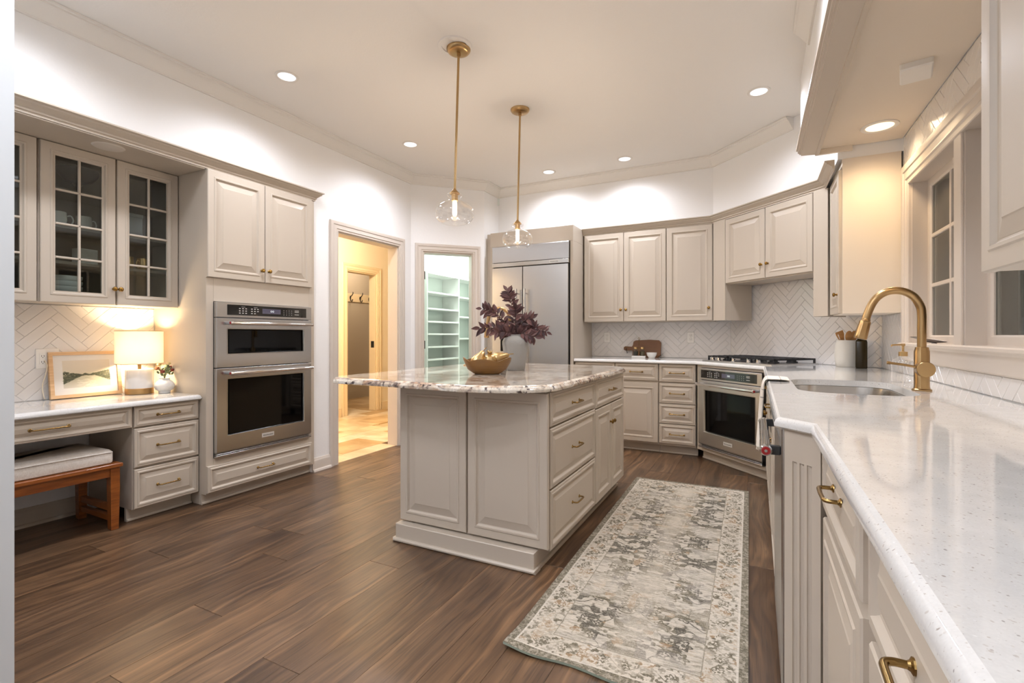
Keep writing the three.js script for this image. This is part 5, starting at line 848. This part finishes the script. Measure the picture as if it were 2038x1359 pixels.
// ---------------------------------------------------------------- around the sink
{
  const f = T('kitchen_faucet', 'tall brushed brass pull-down faucet rising behind the sink', 'faucet', [0.645, CY, -2.69]);
  M(f, 'base', lathe([[0, 0], [0.035, 0], [0.035, 0.005], [0.029, 0.009], [0.0275, 0.02], [0.0275, 0.17], [0.024, 0.182], [0.024, 0.188], [0.0175, 0.19], [0, 0.19]], 40), mat.brassBrushed);
  M(f, 'spout', tube([[0, 0.185, 0], [0, 0.26, 0], [0, 0.33, 0], [-0.006, 0.37, 0], [-0.03, 0.413, 0], [-0.07, 0.437, 0], [-0.115, 0.438, 0], [-0.152, 0.418, 0], [-0.176, 0.385, 0], [-0.193, 0.34, 0], [-0.2, 0.313, 0]], 0.0165, 72, 20), mat.brassBrushed);
  M(f, 'spray_head', lathe([[0.0172, 0], [0.0185, -0.003], [0.0185, -0.010], [0.0225, -0.013], [0.0225, -0.03], [0.0235, -0.034], [0.0255, -0.08], [0.026, -0.09], [0.023, -0.094], [0, -0.093]], 32).rotateZ(-0.24).translate(-0.199, 0.316, 0), mat.brassBrushed);
  M(f, 'handle_hub', cyl([0, 0.095, 0.02], [0, 0.095, 0.062], 0.0325, 32), mat.brassBrushed);
  M(f, 'lever', [tube([[0, 0.098, 0.045], [-0.07, 0.112, 0.045], [-0.125, 0.12, 0.045]], 0.0055, 16, 10), cyl([-0.118, 0.119, 0.045], [-0.132, 0.121, 0.045], 0.0072, 14)], mat.brassBrushed);
  const s = T('soap_dispenser', 'ribbed clear glass soap dispenser with gold pump behind the faucet', 'soap dispenser', [0.675, CY, -3.13]);
  const rib = []; { const N = 72, pr = [[0.044, 0.001], [0.047, 0.006], [0.047, 0.095], [0.04, 0.116], [0.022, 0.13], [0.018, 0.138]]; const pt = (q, i) => { const th = i / N * 2 * PI, r = q[0] + (q[1] > 0.004 && q[1] < 0.12 ? 0.0012 * (i % 4 < 2 ? 1 : -1) : 0); return [r * Math.cos(th), q[1], r * Math.sin(th)]; }; for (let i = 0; i < N; i++) for (let j = 0; j + 1 < pr.length; j++) rib.push(...pt(pr[j], i), ...pt(pr[j + 1], i), ...pt(pr[j + 1], i + 1), ...pt(pr[j], i), ...pt(pr[j + 1], i + 1), ...pt(pr[j], i + 1)); }
  M(s, 'bottle', [tri(rib, 0.9), lathe([[0.044, 0.001], [0, 0.001]], 36)], mat.glass);
  M(s, 'pump', [lathe([[0.0195, 0.134], [0.0195, 0.156], [0.008, 0.158], [0.005, 0.16], [0.005, 0.185], [0.009, 0.187], [0.009, 0.198], [0, 0.199]], 24), cyl([0, 0.193, 0], [-0.05, 0.191, 0.018], 0.004, 10), cyl([-0.05, 0.193, 0.018], [-0.052, 0.183, 0.0185], 0.0035, 8)], mat.gold);
  const o = T('sill_ornament', 'small pewter leaf dish with curled tail on the window sill', 'ornament', [0.825, 1.1125, -3.33], -35); o.scale.setScalar(0.88);
  { const a = [], n = 14; const C = (t, q) => { const w = 0.026 * Math.sin(PI * Math.pow(clamp(t), 0.7)) + 0.002; return [-0.095 + 0.19 * t, 0.012 + 0.03 * Math.pow(1 - t, 1.5) * (1 - t * 0.3) - 0.011 * Math.sin(PI * t) * (t > 0.4 ? 1 : 0.4) + 0.02 * q * q * Math.sin(PI * t), q * w]; };
    for (let i = 0; i < n; i++) for (let j = -3; j < 3; j++) { const p = C(i / n, j / 3), q = C((i + 1) / n, j / 3), r = C((i + 1) / n, (j + 1) / 3), u = C(i / n, (j + 1) / 3), dn = (v) => [v[0], v[1] - 0.003, v[2]]; a.push(...p, ...r, ...q, ...p, ...u, ...r, ...dn(p), ...dn(q), ...dn(r), ...dn(p), ...dn(r), ...dn(u)); }
    M(o, 'dish', tri(a, 0.8), mat.pewter); M(o, 'foot', lathe([[0, 0.0005], [0.014, 0.0005], [0.012, 0.004], [0.008, 0.004]], 16).translate(0.03, 0, 0), mat.pewter); }
  // towel over the counter edge
  const t = T('dish_towel', 'cream dish towel with grey stripes draped over the worktop edge by the sink', 'towel', [0, 0, 0]);
  const towelTex = canvasTex(256, 512, (g, W, H) => { g.fillStyle = '#ece5da'; g.fillRect(0, 0, W, H); g.fillStyle = '#a9a49e'; for (const yy of [0.12, 0.3, 0.34, 0.55, 0.62, 0.8]) g.fillRect(0, H * yy, W, 5); g.fillStyle = '#c9c3ba'; for (const x of [0.2, 0.6]) g.fillRect(W * x, 0, 3, H); });
  const path = new THREE.CatmullRomCurve3([[0.155, 0.9185], [0.12, 0.922], [0.075, 0.922], [0.05, 0.919], [0.041, 0.905], [0.038, 0.87], [0.035, 0.80], [0.03, 0.72], [0.024, 0.63], [0.019, 0.565]].map(([x, yy]) => new THREE.Vector3(x, yy, 0)));
  const nu = 48, nv = 22, pos = [], uvs = [], idx = [];
  for (const off of [0, 0.004]) for (let i = 0; i <= nu; i++) for (let j = 0; j <= nv; j++) { const p = path.getPoint(i / nu), d = path.getTangent(i / nu), q = j / nv, k = sstep(0.35, 0.7, i / nu), fold = 0.016 * k * Math.sin(q * 15 + 0.6), zz = mix(-3.13, -2.88, q) + 0.01 * Math.sin(i * 0.3); const nx = d.y, ny = -d.x; pos.push(p.x + nx * off - Math.abs(fold), p.y + ny * off, zz); uvs.push(q, 1 - i / nu); }
  const st = (nu + 1) * (nv + 1); for (const b of [0, st]) for (let i = 0; i < nu; i++) for (let j = 0; j < nv; j++) { const p = b + i * (nv + 1) + j, q = p + nv + 1; idx.push(p, q, q + 1, p, q + 1, p + 1); }
  const g = new THREE.BufferGeometry(); g.setAttribute('position', new THREE.Float32BufferAttribute(pos, 3)); g.setAttribute('uv', new THREE.Float32BufferAttribute(uvs, 2)); g.setIndex(idx); g.computeVertexNormals();
  M(t, 'cloth', g, std({ map: towelTex, roughness: 1 }), true);
  const fr = []; for (let i = 0; i < 26; i++) { const zz = mix(-3.13, -2.88, i / 25); fr.push(cyl([0.019 - Math.abs(0.016 * Math.sin(i / 25 * 15 + 0.6)), 0.566, zz], [0.017 - Math.abs(0.016 * Math.sin(i / 25 * 15 + 0.6)) + R(-0.004, 0.004), 0.545, zz + R(-0.003, 0.003)], 0.0016, 5)); }
  const F = M(t, 'fringe', fr, mat.towel); F.userData.kind = 'stuff';
}
// ---------------------------------------------------------------- runner rug
{
  const W = 0.815, L = 2.37;
  const rug = (u, v) => {
    const x = u * W, y = v * L, ex = Math.min(x, W - x), ey = Math.min(y, L - y), e = Math.min(ex, ey), sx = Math.abs(x - W / 2), my = Math.abs(((y / 0.5) % 1) - 0.5) * 0.5;
    const cream = [200, 189, 171], light = [213, 203, 187], olive = [102, 94, 76], grey = [118, 111, 100], rust = [150, 124, 94], dark = [86, 80, 68];
    const n1 = fbm(x * 30, y * 30, 201, 3), n2 = fbm(x * 95, y * 95, 205, 2), weft = noise(x * 70, y * 480, 211), streak = fbm(x * 16, y * 130, 213, 3), wear = fbm(x * 5, y * 7, 221, 3), grain = noise(x * 330, y * 420, 217);
    const base = mix3(cream, light, fbm(x * 9, y * 9, 219, 2));
    let c, k = 0, ink = olive;
    if (e < 0.03) { k = 0.95 - 0.5 * sstep(0.45, 0.7, n2); c = base; }
    else if (e < 0.037) c = light;
    else if (e < 0.142) {
      const along = ex < ey ? y : x, across = e - 0.09, cell = 0.078, ph = ((along % cell) / cell - 0.5) * cell, id = Math.floor(along / cell), r = Math.hypot(ph, across), th = Math.atan2(across, ph);
      if (Math.abs(r - 0.017 - 0.005 * Math.cos(th * 6 + id * 2)) < 0.0032) k = 0.8; if (r < 0.006) k = 0.7;
      if (Math.abs(across - 0.026 * Math.sin(along * 40.3)) < 0.0026) k = Math.max(k, 0.65);
      if (Math.hypot(Math.abs(ph) - 0.034, Math.abs(across) - 0.032) < 0.008 + 0.003 * Math.cos(th * 11)) k = Math.max(k, 0.75);
      k = Math.max(k, sstep(0.54, 0.64, n2) * 0.6) * (0.45 + 0.9 * sstep(0.35, 0.6, n1)); ink = noise(x * 22, y * 22, 207) > 0.66 ? rust : olive; c = base;
    } else if (e < 0.1455) { k = 0.75 - 0.4 * n2; c = base; }
    else {
      const px = sx + 0.012 * (n1 - 0.5), py = my + 0.014 * (fbm(x * 22, y * 22, 231, 2) - 0.5);
      for (const [cx, cy, r0, p] of [[0, 0, 0.05, 8], [0.1, 0.13, 0.036, 7], [0.19, 0.04, 0.03, 6], [0.04, 0.22, 0.04, 8], [0.18, 0.22, 0.026, 5], [0.13, 0.045, 0.02, 5]]) { const r = Math.hypot(px - cx, py - cy), th = Math.atan2(py - cy, px - cx), pe = r0 * (0.78 + 0.22 * Math.cos(th * p)); if (r < r0 * 0.25) k = Math.max(k, 0.75); else if (Math.abs(r - pe) < 0.0042) k = Math.max(k, 0.9); else if (r < pe && Math.abs(Math.sin(th * p)) < 0.22) k = Math.max(k, 0.5); }
      for (const d of [px - 0.1 - 0.07 * Math.sin(py * 26), py - 0.1 - 0.04 * Math.sin(px * 38), py - 0.19 + 0.03 * Math.sin(px * 30)]) if (Math.abs(d) < 0.0036) k = Math.max(k, 0.7);
      k = Math.max(k, sstep(0.58, 0.7, noise(px * 44, py * 44, 241)) * 0.7, sstep(0.5, 0.64, fbm(px * 24 + 3, py * 36, 251, 3)) * 0.6);
      const centre = 1 - 0.55 * Math.exp(-((sx / 0.07) ** 2));       // the pile is paler along the middle
      k = k * (0.25 + 0.95 * sstep(0.3, 0.58, wear)) * centre + 0.3 * sstep(0.5, 0.68, streak) * centre;
      const tint = noise(x * 19, y * 19, 261); ink = tint > 0.8 ? rust : tint > 0.42 ? olive : grey; c = base; if (wear > 0.6 && k > 0.55) ink = dark;
    }
    k = clamp(k * (0.62 + 0.75 * (grain - 0.15)) + 0.16 * (n2 - 0.45));
    c = mix3(c, ink, k);
    const g = 0.83 + 0.17 * weft + 0.13 * (hash(Math.floor(u * 640), Math.floor(v * 1860), 271) - 0.3);
    return c.map((q) => clamp(q * g, 0, 255));
  };
  const t = tex(640, 1860, rug); t.wrapS = t.wrapT = THREE.ClampToEdgeWrapping;
  const o = T('runner_rug', 'long vintage style runner rug in faded cream, grey and olive beside the island', 'rug', [-0.443, 0, -2.768]); o.rotation.y = 0.012;
  const nx = 30, nz = 80, pos = [], uv = [], idx = [], th = 0.009;
  const hgt = (x, z) => 0.0008 + 0.012 * Math.exp(-((x + W / 2) ** 2 + (z - L / 2) ** 2) / 0.012) + 0.003 * Math.exp(-((z - L / 2) ** 2) / 0.002);
  for (let i = 0; i <= nz; i++) for (let j = 0; j <= nx; j++) { const x = (j / nx - 0.5) * W, z = (0.5 - i / nz) * L + (i === 0 ? 0.008 * Math.sin(j * 0.5) : 0); pos.push(x, th + hgt(x, z), z); uv.push(j / nx, i / nz); }
  for (let i = 0; i < nz; i++) for (let j = 0; j < nx; j++) { const p = i * (nx + 1) + j, q = p + nx + 1; idx.push(p, p + 1, q + 1, p, q + 1, q); }
  const g = new THREE.BufferGeometry(); g.setAttribute('position', new THREE.Float32BufferAttribute(pos, 3)); g.setAttribute('uv', new THREE.Float32BufferAttribute(uv, 2)); g.setIndex(idx); g.computeVertexNormals();
  M(o, 'pile', g, phy({ map: t, roughness: 1, sheen: 0.25, sheenRoughness: 0.8 }), true);
  const edge = [], ring = []; for (let j = 0; j <= nx; j++) ring.push([(j / nx - 0.5) * W, 0.5 * L + 0.008 * Math.sin(j * 0.5) * (j > 0 && j < nx ? 1 : 1)]); for (let i = 1; i <= nz; i++) ring.push([W / 2, (0.5 - i / nz) * L]); for (let j = nx - 1; j >= 0; j--) ring.push([(j / nx - 0.5) * W, -L / 2]); for (let i = nz - 1; i > 0; i--) ring.push([-W / 2, (0.5 - i / nz) * L]);
  for (let i = 0; i < ring.length; i++) { const [ax, az] = ring[i], [bx2, bz] = ring[(i + 1) % ring.length], h1 = hgt(ax, az), h2 = hgt(bx2, bz); edge.push(ax, h1, az, bx2, h2, bz, bx2, h2 + th, bz, ax, h1, az, bx2, h2 + th, bz, ax, h1 + th, az); }
  M(o, 'binding', tri(edge, 0.8), std({ color: 0x8b9384, roughness: 1 }));
}
renderer.render(scene, camera);
